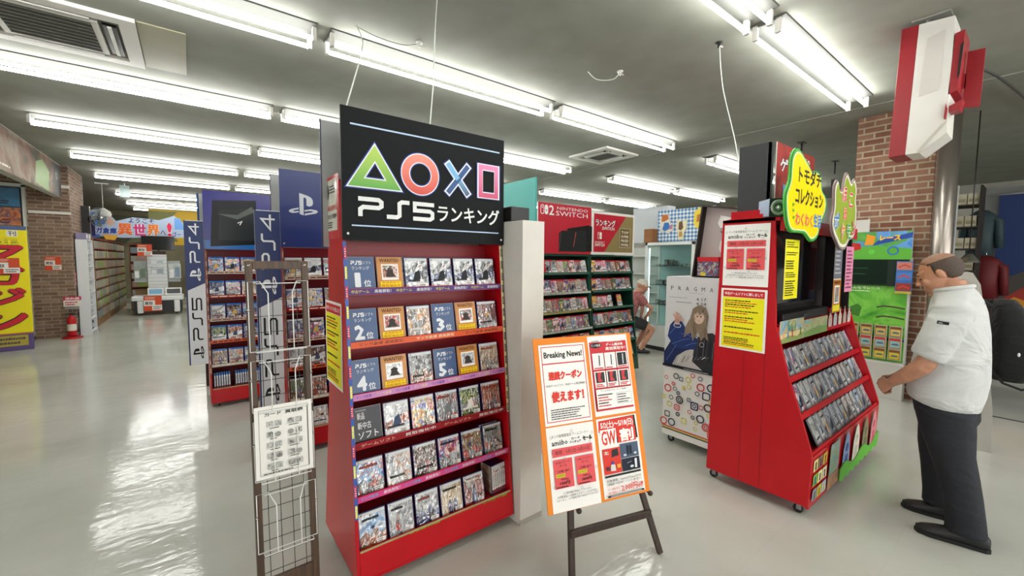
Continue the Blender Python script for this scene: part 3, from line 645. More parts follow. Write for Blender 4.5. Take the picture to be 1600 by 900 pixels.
# ------------------------------------------------------------------ cards and cases on the red racks
def rank_card(num, loc, lean, label, parts=True):
    m = MB(); m.box(-.0685, 0, 0, .0685, .004, .172, GREYC); r = m.build('rank_card')
    p = MB(); p.X = FY(-.0665, 0, .002)
    p.rect(0, 0, .133, .168, CARD); wt = C('dfe4ea', .3)
    psword(p, 'PS5', .02, .130, .072, .148, .005, wt); p.text('ソフト', .076, .131, .118, .147, wt, .02, 1); p.text('ランキング', .022, .103, .108, .122, wt, .02, 1)
    p.text(num, .022 if num != '1' else .034, .018, .068 if num != '1' else .06, .088, wt, .07, 1); p.text('位', .076, .018, .112, .052, wt, .03, 1)
    p.build('printed_sheet', r); r.location = loc; r.rotation_euler = (-lean, 0, 0)
    return tag(r, label, 'ranking card')
_wan = []
def wanted(loc, lean, label, seed):
    m = MB(); m.box(-.0685, 0, 0, .0685, .004, .172, GREYC); r = m.build('wanted_card')
    p = MB(); p.X = FY(-.0665, 0, .002)
    p.rect(0, 0, .133, .168, painted('wanted_orange', 'b8752c', 'c98840', 8, .35)); p.text('WANTED', .014, .142, .119, .160, C('2a1a0c'), .03, 1)
    p.rect(.022, .05, .111, .132, PAPER); p.rect(.028, .062, .105, .124, PAL[['rust', 'slate', 'pale', 'mono', 'foil'][seed % 5]])
    p.poly([(.04, .066), (.05, .09), (.045, .1), (.065, .11), (.085, .1), (.08, .088), (.095, .066)], C('3a3230'))
    p.rect(.012, .012, .121, .042, C('f0d818')); p.text('高価買取中', .02, .030, .113, .041, C('c02018'), .03, 1); p.text('買取強化中', .016, .014, .117, .027, C('c02018'), .03, 1)
    p.build('printed_sheet', r); r.location = loc; r.rotation_euler = (-lean, 0, 0)
    return tag(r, label, 'wanted card')
LEAN = .2
def slot(rx, ry, i, k, pitch=.1475, x0=.092, fwd=.022):
    z = ZL[i]; return (rx+x0+k*pitch, ry+yf(z)+fwd, z-.015)
rows = [[('rank', '1'), ('want', 0), 'ashen', 'ashen', 'ashen', 'ashen'],
        [('rank', '2'), ('want', 1), 'sepia', ('rank', '3'), ('want', 1), 'maroon'],
        [('rank', '4'), ('want', 2), 'mono', ('rank', '5'), ('want', 4), 'beige'],
        [('used', 0), 'pale', 'bright', 'slate', 'green', 'rust'],
        ['azure', 'silver', 'ember', 'flag', 'olive', 'teal'],
        ['sky', 'foil', 'foil', 'sand', 'brick', None]]
RX, RYY = .573, 1.92
for i, row in enumerate(rows):
    for k, it in enumerate(row):
        if it is None: continue
        l = slot(RX, RYY, i, k)
        pos = '%s from left, %s shelf of symbol-sign rack' % (ORD[k], ROW[i])
        if isinstance(it, tuple):
            if it[0] == 'rank': rank_card(it[1], l, LEAN, 'blue ranking card with a large %s on the symbol-sign rack' % {'1': 'one', '2': 'two', '3': 'three', '4': 'four', '5': 'five'}[it[1]])
            elif it[0] == 'want': wanted(l, LEAN, 'orange wanted card, '+pos, it[1])
            else:
                m = MB(); m.box(-.0685, 0, 0, .0685, .004, .172, GREYC); r = m.build('divider_card'); p = MB(); p.X = FY(-.0665, 0, .002); p.rect(0, 0, .133, .168, CARDB)
                for a, s_ in enumerate(('新品', '新中古', 'ソフト')): p.text(s_, .016, .112-a*.046, .052+a*.03 if a < 2 else .115, .146-a*.046, C('d8dadc'), .02, 1)
                p.rect(.008, .152, .06, .160, C('8a8c90')); p.build('printed_sheet', r); r.location = l; r.rotation_euler = (-LEAN, 0, 0)
                tag(r, 'black divider card with white Japanese writing, fourth shelf of symbol-sign rack', 'divider card')
        else: game_case('p5', it, l, 0, LEAN, '%s case, %s' % (CNAME[it], pos), 'cover-out game cases on the symbol-sign rack', True, (i*6+k) if it != 'ashen' else 1)
game_case('p5', 'teal', (slot(RX, RYY, 4, 5)[0]-.012, slot(RX, RYY, 4, 5)[1]+.019, ZL[4]-.013), 0, LEAN, 'case half hidden behind the teal case, fifth shelf of symbol-sign rack', 'cover-out game cases on the symbol-sign rack', True, 77)
game_case('p5', 'ashen', (slot(RX, RYY, 0, 2)[0]-.01, slot(RX, RYY, 0, 2)[1]+.019, ZL[0]-.013), 0, LEAN, 'case peeking out behind the third item, top shelf of symbol-sign rack', 'cover-out game cases on the symbol-sign rack', True, 78)
def spine_case(style, key, loc, rz, label, group, h=.17):
    k = ('spine', style, key)
    if k not in _case:
        w, hh, t, e = STYLE[style]; m = MB(); m.box(-t/2, 0, 0, t/2, w, hh, e)
        m.X = M4((-t/2-.0002, w, 0), (0, -1, 0), (0, 0, 1)); m.rect(.003, .004, w-.003, hh-.004, PAL[key] if style == 'p5' else C('d0d4d8')); m.X = FY(-t/2, 0, 0); m.z = .0005; m.rect(.001, .004, t-.001, hh-.004, PAL[key] if style == 'p5' else PAPER); m.rect(.001, hh-.03, t-.001, hh-.004, C('dfe2e4' if style == 'p5' else '2a66b0'))
        m.rect(.002, .03, t-.002, .125, C('e6e6e2' if style == 'p5' else 'e8e8ea')); m.rect(.001, .005, t-.001, .028, C('7a2f3a')); m.lines(.003, .04, t-.003, .12, 8, C('3a3d44'), len(key), .5)
        _case[k] = m.build('game_case', loc=loc, rot=(-.12, 0, rz)); r = _case[k]
    else: r = dup(_case[k], loc=loc, rot=(-.12, 0, rz))
    return tag(r, label, 'game case', group)
for k in range(7):
    spine_case('p5', ['sand', 'silver', 'slate', 'mono', 'pale', 'teal', 'foil'][k], (RX+.815+k*.0155, RYY+yf(.2)+.03+k*.002, ZL[5]-.013), -.08, '%s upright spine from left, bottom right of symbol-sign rack' % ORD[k], 'spine-out cases at the bottom of the symbol-sign rack')
# second and third racks: covers on six shelves
keys = ['slate', 'foil', 'sand', 'mono', 'ember', 'pale', 'green', 'azure', 'teal', 'rust', 'bright', 'beige', 'night', 'olive', 'silver', 'flag']
R = random.Random(5)
for (rx, ry, nm, n, gname) in ((.58, 3.66, 'plain-blue-sign rack', 6, 'covers on the rack under the plain blue sign'), (.12, 5.36, 'console-sign rack', 6, 'covers on the rack under the console sign')):
    for i in range(6):
        if nm[0] == 'c' and i == 5: continue
        for k in range(n):
            key = keys[(i*5+k*3+(7 if nm[0] == 'c' else 2)) % 16]
            game_case('p4' if nm[0] == 'c' else 'p5', key, slot(rx, ry, i, k), 0, LEAN, '%s case, %s from left, %s shelf of %s' % (CNAME[key], ORD[k], ROW[i], nm), gname, False, (i*3+k) % 7)
k = 0
for a in range(34):
    x = .16+a*.0215
    if a in (7, 8): continue
    spine_case('p4', 'pale', (x, 5.36+yf(.2)+.03, ZL[5]-.013), 0, 'blue-topped white spine on the bottom shelf of the console-sign rack', 'blue-topped spines on the console-sign rack'); k += 1

# ------------------------------------------------------------------ notices stuck on the near rack's side
def flat(name, frame, w, h, draw, label, cat, th=.001, base=None, group=None):
    m = MB(); m.X = frame; m.box(0, 0, .0002, w, h, th, base or PAPER); m.z = th+.0003; draw(m, w, h)
    return tag(m.build(name), label, cat, group)
def yellow_notice(m, w, h):
    m.rect(0, 0, w, h, PAPER); m.rect(w*.05, h*.86, w*.95, h*.97, C('c8242c')); m.text('中古ゲームソフトに関しまして', w*.09, h*.89, w*.91, h*.94, C('f4f0ec'), .03, 1)
    m.rect(w*.05, h*.03, w*.95, h*.855, C('efe616')); 
    for a, b, n, s in ((.68, .82, 4, 1), (.58, .65, 2, 2), (.44, .55, 3, 3), (.34, .38, 1, 4), (.25, .29, 1, 5), (.06, .20, 5, 6)): m.lines(w*.1, h*a, w*.9, h*b, n, C('2a2714'), s*3, .55, C('cf4a1c'))
def warning(m, w, h):
    m.rect(0, 0, w, h, C('c23038', .25)); m.rect(w*.1, h*.13, w*.9, h*.95, painted('laminate', 'c9c6b8', 'dedcd0', 20, .15)); m.poly([(w*.14, h*.6), (w*.3, h*.62), (w*.4, h*.75), (w*.35, h*.88), (w*.2, h*.9)], C('34363a'))
    m.text('WARNING', w*.12, h*.45, w*.88, h*.54, C('c22a2a'), .03, 1); m.text('監視カメラ作動中', w*.12, h*.32, w*.88, h*.40, C('222222'), .03, 1); m.lines(w*.2, h*.17, w*.8, h*.28, 3, C('3a3a38'), 3, .5); m.lines(w*.45, h*.72, w*.85, h*.86, 3, C('3a3a38'), 4, .5)
flat('warning_poster', M4((.5715, 2.375, 1.70), (0, -1, 0), (0, 0, 1)), .27, .31, warning, 'red framed WARNING notice on the side of the symbol-sign rack', 'notice')
flat('yellow_notice', M4((.5715, 2.395, .94), (0, -1, 0), (0, 0, 1)), .30, .44, yellow_notice, 'yellow notice with a red heading on the symbol-sign rack side', 'notice')
# ------------------------------------------------------------------ tall narrow PS boards
def psboard(m, w, h):
    nv = mat('navy_board', '10285c', .35); m.rect(0, 0, w, h, C('d4d6da')); m.poly([(.012, h*.52), (w, h*.57), (w, h-.006), (.012, h-.006)], nv); m.rect(0, 0, .012, h, nv)
    wt = C('dcdfe4'); bk = C('15171a')
    X0 = m.X.copy()
    m.X = X0 @ M4((w-.035, 0, 0), (0, 1, 0), (-1, 0, 0))      # text reads upward
    a = .028
    pslogo(m, h*.04, 0, h*.13, w-.07, bk); psword(m, 'PS5', h*.17, .0, h*.47, w-.075, .014, bk)
    pslogo(m, h*.585, 0, h*.675, w-.07, wt); psword(m, 'PS4', h*.71, .0, h*.98, w-.075, .014, wt); m.X = X0
flat('tall_sign_board', M4((.395, 3.76, .39), (1, -.03, 0), (0, 0, 1)), .172, 1.58, psboard, 'tall narrow navy and white board seen through the wire leaflet stand', 'sign board', .012, C('e4e4e4'))
flat('tall_sign_board', M4((-.048, 5.42, .48), (1, -.03, 0), (-.004, 0, 1)), .16, 1.5, psboard, 'tall narrow navy and white board at the left end of farthest red rack', 'sign board', .012, C('e4e4e4'))
m = MB(); m.box(.10, 6.35, 0, .16, 6.42, 1.85, C('2a1c18')); m.box(.08, 6.40, 1.85, .5, 6.42, 2.38, C('123a6c')); tag(m.build('rear_rack_board'), 'dark blue board showing behind the console sign', 'sign board')

# ------------------------------------------------------------------ wire leaflet stand
def leaflet_stand():
    t = empty('leaflet_stand', (.30, 2.0, 0), 0); tag(t, 'brown wooden wire-grid leaflet stand in front of the red racks', 'leaflet stand')
    ln = .062     # leans back towards the top
    F = M4((-.120, 0, 0), (1, 0, 0), (0, ln, 1)); W, H = .245, 1.59
    f = MB(); f.X = F
    for x0, x1 in ((0, .027), (W-.027, W)): f.box(x0, 0, -.012, x1, H, .012, BROWN)
    f.box(.027, H-.035, -.011, W-.027, H, .011, BROWN); f.box(.027, .06, -.011, W-.027, .2, .011, BROWN); bevel(f.build('frame', t), .002)
    b = MB(); 
    for x in (-.12, .098): b.prism([(.0, 0), (.022, 0), (.115, 1.15), (.1, 1.15)], 'x', x, x+.027, BROWN)
    b.box(-.093, .02, .1, .098, .04, .16, BROWN); b.X = Matrix.Translation((0, .03, 0)); 
    r = b.build('rear_leg', t)
    g = MB(); g.X = F; wm = C('2c2a26', .4)
    for k in range(4): x = .027+(k+.5)*(W-.054)/4; g.tube([(x, .2, 0), (x, H-.035, 0)], .0016, wm, 5)
    for k in range(20): y = .23+k*.07; g.tube([(.02, y, .002), (W-.02, y, .002)], .0016, wm, 5)
    g.build('wire_grid', t)
    for x in (.014, W-.014):
        for y in (H-.018, .12): s = MB(); s.X = F @ Matrix.Translation((x, y, .012)); s.lathe([(0, .003), (.005, .002), (.006, 0)], CHROME, 10); s.build('bolt', t)
    wc = mat('white_wire', 'e4e6e4', .3)
    for z0, z1 in ((1.20, 1.50), (.94, 1.16), (.64, .90), (.33, .585)):
        k = MB(); k.X = F; a, c = .006, W-.006; d = .05
        k.tube([(a, z0, .016), (a, z1, .016), (a+.045, z1, .016), (a+.07, z1-.05, d), (a+.07, z0, d), (c-.07, z0, d), (c-.07, z1-.05, d), (c-.045, z1, .016), (c, z1, .016), (c, z0, .016), (a, z0, .016)], .0023, wc, 6)
        k.tube([(a+.02, z0, .016), (a+.02, z0, d), (c-.02, z0, d), (c-.02, z0, .016)], .0023, wc, 6); k.tube([(a+.03, z1-.008, .02), (c-.03, z1-.008, .02)], .002, wc, 6)
        k.build('wire_basket', t)
        for x in (a, c):
            q = MB(); q.X = F; q.ball((x, (z0+z1)/2+.03, .018), .006, .006, .006, CHROME, n=8, k=6); q.build('clip', t)
    return t
leaflet_stand()
def leaflet(m, w, h):
    bk = C('2b2b2b'); gy = C('5a5a5a'); lg = C('9a9a98')
    m.frame(w*.07, h*.05, w*.93, h*.95, .0015, gy); m.rect(w*.91, h*.05, w*.925, h*.93, gy)
    m.text('カード', w*.17, h*.86, w*.45, h*.91, gy, .05, 1); m.text('買取表', w*.52, h*.86, w*.84, h*.91, gy, .05, 1)
    R = random.Random(3); AM = art('leaflet_grey_photos', ['2a2a2a', '8a8a88', 'c8c8c4', '4a4a4a'], 40, rnd=False)
    for r in range(5):
        y = h*(.71-r*.145)
        for x in (.2, .34, .56, .7):
            if R.random() < .2: m.disc(w*(x+.05), y+h*.03, w*.05, lg); continue
            m.rect(w*x, y, w*(x+.11), y+h*.075, AM)
        m.lines(w*.25, y-h*.03, w*.42, y-h*.01, 1, bk, r, .6); m.lines(w*.58, y-h*.03, w*.8, y-h*.01, 1, bk, r+9, .6)
    m.lines(w*.12, h*.07, w*.86, h*.09, 1, bk, 8, .7)
flat('leaflet_sheet', M4((.187, 2.006, .655), (1, -.03, 0), (-.035, .055, 1)), .222, .312, leaflet, 'white printed price leaflet standing in a basket of the wire stand', 'leaflet', .004)

# ------------------------------------------------------------------ easel and its board
def easel():
    u = Vector((math.cos(-.275), math.sin(-.275), 0)); n = Vector((-u.y, u.x, 0)); ln = .244
    v = Vector((0, 0, 1))*math.cos(ln)+n*math.sin(ln)
    o = Vector((1.307, 1.395, .384))
    W, H = .600, .839
    t = empty('easel', (o+u*.3)*1.0); t.location.z = 0; tag(t, 'dark brown wooden easel carrying the orange notice board', 'easel'); T = Matrix.Translation(t.location).inverted()
    def bar(a, b, w, d):
        a, b = Vector(a), Vector(b); ax = (b-a); L = ax.length; ax.normalize(); s = MB(); sx = u-ax*u.dot(ax); sx.normalize(); sy = ax.cross(sx)
        M = Matrix(((sx.x, sy.x, ax.x, a.x), (sx.y, sy.y, ax.y, a.y), (sx.z, sy.z, ax.z, a.z), (0, 0, 0, 1))); s.X = T @ M; s.box(-w/2, -d/2, 0, w/2, d/2, L, DWOOD); return s
    top = o+u*.30+v*(H-.03)+n*.028
    lf = Vector((1.452, 1.372, .0)); rf = Vector((1.985, 1.222, .0))
    def on(p0, k): return p0+(top-p0)*k
    pl = o+u*.03+n*.03; 
    for a, dx in ((lf, -.09), (rf, .09)): bevel(bar(a, top+u*dx, .032, .02).build('front_leg', t), .003)
    bevel(bar(o+u*.42+n*.62+Vector((0, 0, -.384)), top+n*.02, .028, .018).build('rear_leg', t), .003)
    a = lf+(top+u*-.09-lf)*.19; b = rf+(top+u*.09-rf)*.19
    s = MB(); d = (b-a).normalized(); M = M4(a-n*.006, d, (0, 0, 1)); s.X = T @ M; s.box(-.01, -.018, -.008, (b-a).length+.01, .022, .012, DWOOD); bevel(s.build('cross_bar', t), .003)
    for k, (a, dx) in enumerate(((lf, -.09), (rf, .09))):
        tp = top+u*dx; kk = (o.z-.012)/tp.z; c = a+(tp-a)*kk; s = MB(); s.X = T; e = c-n*.085
        s.tube([c, e], .008, DWOOD, 10); s.ball(e, .014, .014, .014, DWOOD, n=12, k=8); s.build('peg', t)
    # board
    m = MB(); m.X = M4(o, u, v); OR = C('e8841e', .5); m.box(0, 0, -.006, W, H, .0, OR); m.z = .0005
    r = m.build('notice_board'); tag(r, 'orange edged notice board with four white posters on the easel', 'notice board')
    wt, rd, bk, rd2 = C('f2f0ec'), C('c8303a'), C('1e1c1c'), C('d8382c')
    p = MB(); p.X = M4(o, u, v); p.z = .0012
    p.rect(.026, .405, .298, .805, wt); p.frame(.038, .420, .288, .795, .004, rd); p.rect(.038, .705, .288, .711, rd)
    p.text('Breaking News!', .052, .728, .276, .768, bk, .035)
    p.text('連続クーポン', .068, .625, .262, .668, rd2, .06); p.text('中古ゲームソフト・中古ゲーム周辺機器に', .05, .592, .282, .604, bk, .02, 1); p.text('使えます！', .075, .515, .262, .568, rd2, .06)
    p.lines(.062, .43, .265, .485, 5, bk, 2, .4); p.build('coupon_poster', r)
    p = MB(); p.X = M4(o, u, v); p.z = .0012
    p.rect(.318, .415, .572, .832, wt); p.rect(.326, .44, .564, .80, rd); p.rect(.332, .505, .558, .735, rd)
    p.disc(.366, .782, .036, bk, .014); p.text('マンガ倉庫', .336, .775, .396, .789, wt, .03, 1); p.text('出張買取', .34, .800, .39, .808, bk, .02, 1)
    p.text('新品家庭用', .44, .795, .53, .808, wt, .03, 1); p.text('ゲーム機本体', .43, .774, .54, .790, wt, .03, 1); p.text('高価買取中！', .425, .752, .555, .770, C('f0e6dc'), .04, 1)
    for k in range(3):
        x = .336+k*.074; p.rect(x, .655, x+.070, .740, wt); p.rect(x, .56, x+.070, .645, wt)
        p.rect(x+.006, .668, x+.064, .735, C('e6e6e6' if k < 2 else '24262a')); p.stroke([(x+.04, .674), (x+.042, .728)], .006, C('24262a' if k < 2 else 'd8d8d8'))
        p.rect(x+.008, .585, x+.062, .64, C('2e3034')); p.poly([(x+.02, .59), (x+.02, .64), (x+.045, .64), (x+.035, .61), (x+.05, .59)], C('c83a40'))
        p.lines(x+.006, .657, x+.064, .666, 1, rd, k, .8); p.lines(x+.006, .563, x+.064, .580, 2, rd, k+4, .7)
    p.rect(.332, .452, .558, .552, wt); p.text('ゲームを売るなら マンガ倉庫へ', .36, .538, .53, .548, bk, .02, 1); p.lines(.34, .46, .44, .53, 5, bk, 6, .5, rd); p.frame(.455, .468, .55, .525, .001, bk); p.lines(.46, .47, .545, .522, 4, bk, 8, .4); p.build('buying_poster', r)
    p = MB(); p.X = M4(o, u, v); p.z = .0012; sale_poster(p, .026, .002, .298, .398); p.build('sale_poster', r)
    p = MB(); p.X = M4(o, u, v); p.z = .0012
    p.rect(.318, .012, .572, .402, wt); p.poly([(.33, .335), (.335, .392), (.56, .398), (.565, .28), (.34, .262)], bk); p.poly([(.325, .335), (.33, .392), (.55, .395), (.55, .3), (.42, .3), (.42, .335)], rd2)
    p.text('5/2(土)～5/18(日)', .340, .345, .545, .386, wt, .03, 1)
    p.rect(.332, .262, .43, .345, wt); p.text('GW', .338, .268, .425, .338, rd2, .03); p.rect(.436, .27, .552, .342, rd2); p.text('割', .452, .274, .538, .338, wt, .05)
    p.rect(.332, .125, .44, .25, rd2); p.rect(.443, .190, .556, .262, C('4a5a72')); p.rect(.443, .125, .556, .187, C('141c30')); p.rect(.332, .110, .556, .120, bk)
    p.poly([(.385, .205), (.39, .24), (.425, .245), (.43, .21)], C('26282c')); swlogo(p, .342, .222, .356, .238, wt, rd2); p.text('2', .358, .222, .367, .238, wt, .03, 1)
    p.poly([(.37, .14), (.372, .165), (.385, .18), (.4, .165), (.402, .138)], C('d8d4d0')); p.rect(.41, .15, .432, .168, C('e8a83a')); p.rect(.345, .145, .365, .162, C('4a2a3a')); p.disc(.386, .178, .008, C('2a4a9a'))
    p.stroke([(.487, .205), (.489, .25)], .008, C('15181c')); p.stroke([(.505, .205), (.507, .25)], .008, C('15181c')); p.disc(.465, .205, .01, C('c8ccd4'), .006); p.disc(.53, .208, .01, C('c8ccd4'), .006)
    p.stroke([(.525, .135), (.528, .18)], .014, C('e0e2ea')); p.disc(.5, .145, .012, C('d0d4e0'), .006); p.stroke([(.47, .165), (.5, .17)], .003, C('8a90a0'))
    p.text('対象機種：Switch2/Switch/PS5', .336, .088, .55, .102, bk, .02, 1); p.text('対象機種の中古本体と ソフトを一緒に買うと', .336, .072, .55, .086, bk, .02, 1)
    p.text('ゲーム機本体の', .336, .050, .41, .062, rd2, .03, 1); p.text('税込価格より', .336, .032, .41, .044, rd2, .03, 1); p.text('2,000円off', .418, .032, .556, .066, rd2, .03, 1); p.rect(.332, .018, .556, .027, C('8a8a8a')); p.rect(.332, .018, .35, .027, bk); p.rect(.54, .018, .556, .027, bk)
    p.build('discount_poster', r)
def sale_poster(p, x0, y0, x1, y1):
    """white price poster with salmon boxes"""
    w, h = x1-x0, y1-y0; wt, sal, bk, yl = C('f0eeea'), C('e0565a'), C('1e1c1c'), C('d0c820')
    def q(a, b): return x0+w*a, y0+h*b
    def R_(a, b, c, d, m): p.rect(*q(a, b), *q(c, d), m)
    def T_(s, a, b, c, d, m=bk, bo=.02): p.text(s, *q(a, b), *q(c, d), m, bo, 1)
    R_(0, 0, 1, 1, wt); T_('マンガ倉庫鹿島店 ゲームコーナー', .1, .865, .88, .905); T_('amiibo', .09, .775, .42, .84, bk, .03); T_('カード', .50, .815, .68, .845, bk, .05); T_('フィギュア', .46, .775, .70, .805, bk, .05); T_('セール', .74, .785, .94, .84, bk, .06)
    R_(.08, .64, .92, .74, sal); T_('期間：5月2日~5月10日', .14, .665, .86, .715, bk, .015)
    for a in (.08, .53):
        R_(a, .27, a+.39, .61, sal); T_('amiiboカード' if a < .3 else 'amiiboフィギュア', a+.04, .56, a+.35, .59, bk, .03); T_('セール', a+.12, .52, a+.27, .55, bk, .03); T_('2点購入毎で', a+.07, .455, a+.32, .485)
        R_(a+.03, .40, a+.22, .44, yl); T_('10%引き!', a+.04, .405, a+.21, .435); T_('対象商品', a+.12, .36, a+.28, .385); T_('100円' if a < .3 else '1000円', a+.1, .31, a+.3, .35, bk, .04); p.lines(*q(a+.03, .275), *q(a+.36, .30), 1, bk, 3, .5)
    T_('※一部対象外商品もございます。', .22, .2, .8, .225); T_('※対象商品のみ対象とさせていただきます。', .1, .165, .92, .19); T_('※クーポン、その他割引券の併用はできません。', .08, .13, .92, .155)
    for k, (a, b) in enumerate(((.07, .88), (.93, .87), (.5, .93), (.08, .7), (.3, .62), (.06, .3), (.6, .24), (.94, .45), (.9, .16), (.86, .76))): p.ring(*q(a, b), w*.025, w*.005, C('6a6866'), 12)
easel()
# ------------------------------------------------------------------ white partition and green shelves
m = MB(); m.box(1.518, 1.87, 0, 1.685, 2.52, 1.83, painted('scuffed_white_board', 'c4c0b8', 'd2cfc8', 2.5, .5)); m.box(1.514, 1.866, 0, 1.69, 1.874, .03, C('9a978c'))
for z in (.5, .9, 1.3, 1.5): m.box(1.66, 1.868, z, 1.664, 1.871, z+.004, C('6a675f'))
tag(bevel(m.build('partition_block'), .003), 'tall scuffed white boxed partition right of the symbol-sign rack', 'partition')
tag(bevel(MB().box(1.52, 1.98, 1.831, 1.66, 2.16, 1.92, BLACK).build('black_box'), .006), 'black box lying on top of the white partition', 'box')
GREEN = painted('green_lacquer', '12402f', '16493a', 3, .35); GREEND = mat('dark_green_board', '0c2a20', .5); TEAL = painted('teal_board', '3f9c94', '48a79e', 1, .5)
ZG = [1.455, 1.212, .98, .75, .515, .28]
def green_unit(x, y, W, label, sign, sheight, ends):
    t = empty('green_shelf_unit', (x, y, 0)); tag(t, label, 'shelf unit')
    for a in (0, W-.018):
        s = MB(); s.prism([(-.06, .06), (.42, .06), (.42, 1.67), (.10, 1.67), (.07, 1.1), (.0, .5)], 'x', a, a+.018, GREEN); bevel(s.build('side_panel', t), .002)
    MB().box(.018, .40, .06, W-.018, .42, 1.70, GREEND).build('back_panel', t); MB().box(.018, .08, 1.655, W-.018, .40, 1.672, GREEN).build('top_board', t)
    s = MB(); s.box(.018, -.05, .06, W-.018, -.03, .24, GREEN); s.box(0, -.04, .06, W, .42, .075, GREEN); s.build('base_board', t)
    for i, z in enumerate(ZG):
        f = .0 if i > 3 else [.09, .075, .055, .03][i]; f = f-.02
        s = MB(); s.box(.018, f, z-.03, W-.018, .40, z-.016, GREEN); s.box(.018, f-.006, z-.034, W-.018, f, z, GREEN); sf = s.build('shelf', t)
        p = MB(); p.X = FY(.02, f-.006, z-.033); p.z = .0008; w = W-.04
        p.rect(0, .004, w, .028, C(['1c5a46', 'c8c8bc', 'b8a458', 'c8c8bc', '1c5a46', '1c5a46'][i] if ends else '1c5a46')); p.lines(.01, .008, w-.01, .024, 1, C('6a6a5c'), i, .6); p.build('shelf_label', sf)
    s = MB(); s.box(0, .08, 1.68, W, .095, 1.68+sheight, PAPER); s.X = FY(0, .08, 1.68); s.z = .001; sign(s, W, sheight); s.build('sign_board', t)
    for cx in (.08, W-.08):
        for cy in (.0, .36): caster(t, cx, cy, .062)
def sw2_sign(s, w, h):
    rd = mat('crimson_board', 'b0142a', .4); s.rect(0, 0, w, h, rd); wt = C('e8e4e4'); swlogo(s, .035, h*.77, .155, h*.955, wt, rd); s.text('2', .17, h*.765, .25, h*.955, wt, .03)
    s.text('NINTENDO', .30, h*.885, .84, h*.945, wt, .008); s.text('SWITCH', .28, h*.765, .84, h*.86, wt, .008)
    s.poly([(.46, h*.06), (.48, h*.52), (.86, h*.62), (.93, h*.6), (.93, h*.06)], C('181a1c', .25)); s.poly([(.34, h*.05), (.34, h*.42), (.38, h*.47), (.72, h*.5), (.82, h*.5), (.82, h*.05)], C('232628', .25)); s.stroke([(.59, h*.15), (.63, h*.46)], .012, C('a03a34')); s.stroke([(.37, h*.44), (.345, h*.1)], .006, C('55585a'))
def sw1_sign(s, w, h):
    rd = mat('crimson_board', 'b0142a', .4); gd = C('84764a', .5); s.rect(0, 0, w, h, C('d8d6d2')); a = .035; s.rect(a, a, w-a, h-a, rd); s.poly([(w*.28, a), (w-a, a), (w-a, h-a), (w*.78, h-a)], gd); wt = C('e4e0d8')
    s.text('ランキング', .07, h*.66, .47, h*.82, C('d8d8d8'), .03, out=C('3a2a2a')); s.text('SWITCH', .2, h*.58, .45, h*.65, wt, .03, out=C('3a2a2a'))
    swlogo(s, .11, h*.36, .19, h*.52, wt, rd); s.text('NINTENDO', .055, h*.27, .25, h*.31, wt, .02, 1); s.text('SWITCH', .055, h*.19, .25, h*.26, wt, .03, 1)
    s.rect(.56, h*.17, .80, h*.66, C('6b5a2e')); s.frame(.565, h*.18, .795, h*.65, .004, wt)
    for k, t_ in enumerate(('TOP', 'SUPER', 'PRICED', 'MODEL')): s.text(t_, .60, h*(.52-k*.1), .76, h*(.58-k*.1), wt, .03, 1)
green_unit(3.215, 3.6, .915, 'green shelf unit under the crimson sign with a black console picture', sw2_sign, .60, True)
green_unit(4.145, 3.6, .90, 'green shelf unit under the red and gold ranking sign', sw1_sign, .57, False)
m = MB(); m.box(3.185, 3.70, 0, 3.212, 4.6, 2.56, TEAL); m.box(3.183, 3.69, 0, 3.213, 3.70, 1.9, OFFW)
tag(m.build('teal_end_panel'), 'tall teal end panel standing behind the white partition', 'panel')
m = MB(); m.box(3.225, 4.04, .05, 5.04, 4.06, 2.2, TEAL); tag(m.build('teal_back_panel'), 'teal board backing the green shelf units', 'panel')
R = random.Random(11); gk = ['slate', 'azure', 'mono', 'silver', 'green', 'rose', 'night', 'pale', 'rust', 'flag', 'teal', 'beige']
for u_, (x0, W, nm) in enumerate(((3.215, .915, 'crimson-sign green unit'), (4.145, .90, 'gold-sign green unit'))):
    for i in range(6):
        n = 8; f = .0 if i > 3 else [.09, .075, .055, .03][i]
        for k in range(n):
            if (u_, i, k) in ((1, 2, 4), (1, 2, 7), (1, 2, 6)): continue
            key = gk[(i*5+k*R.choice([1, 2])+u_*3) % 12]
            if u_ == 0 and i == 0 and k == 0:
                q = MB(); q.box(0, 0, 0, .125, .003, .17, C('b8202c')); q.X = FY(0, 0, 0); q.z = .0006; swlogo(q, .02, .08, .055, .12, C('eee8e8'), C('b8202c')); q.text('2', .065, .08, .095, .12, C('eee8e8'), .03, 1); q.text('SOFT', .03, .045, .095, .058, C('eee8e8'), .02, 1)
                tag(q.build('divider_card', loc=(x0+.03, 3.6+f+.0, ZG[0]-.012), rot=(-.25, 0, 0)), 'small red divider card at the left of the top green shelf', 'divider card'); continue
            if u_ == 1 and k == 0 and i < 3: key = 'gold'
            if u_ == 1 and i == 2 and k == 5: key = 'gold'
            x = x0+.085+k*(W-.17)/(n-1)
            game_case('sw', key, (x, 3.6+f+.005+R.uniform(0, .008), ZG[i]-.014), R.uniform(-.04, .04), .26, '%s case, %s from left, %s shelf of %s' % (CNAME[key], ORD[k], ROW[i], nm), 'small cases on the green shelves', False, (i+k) % 5)
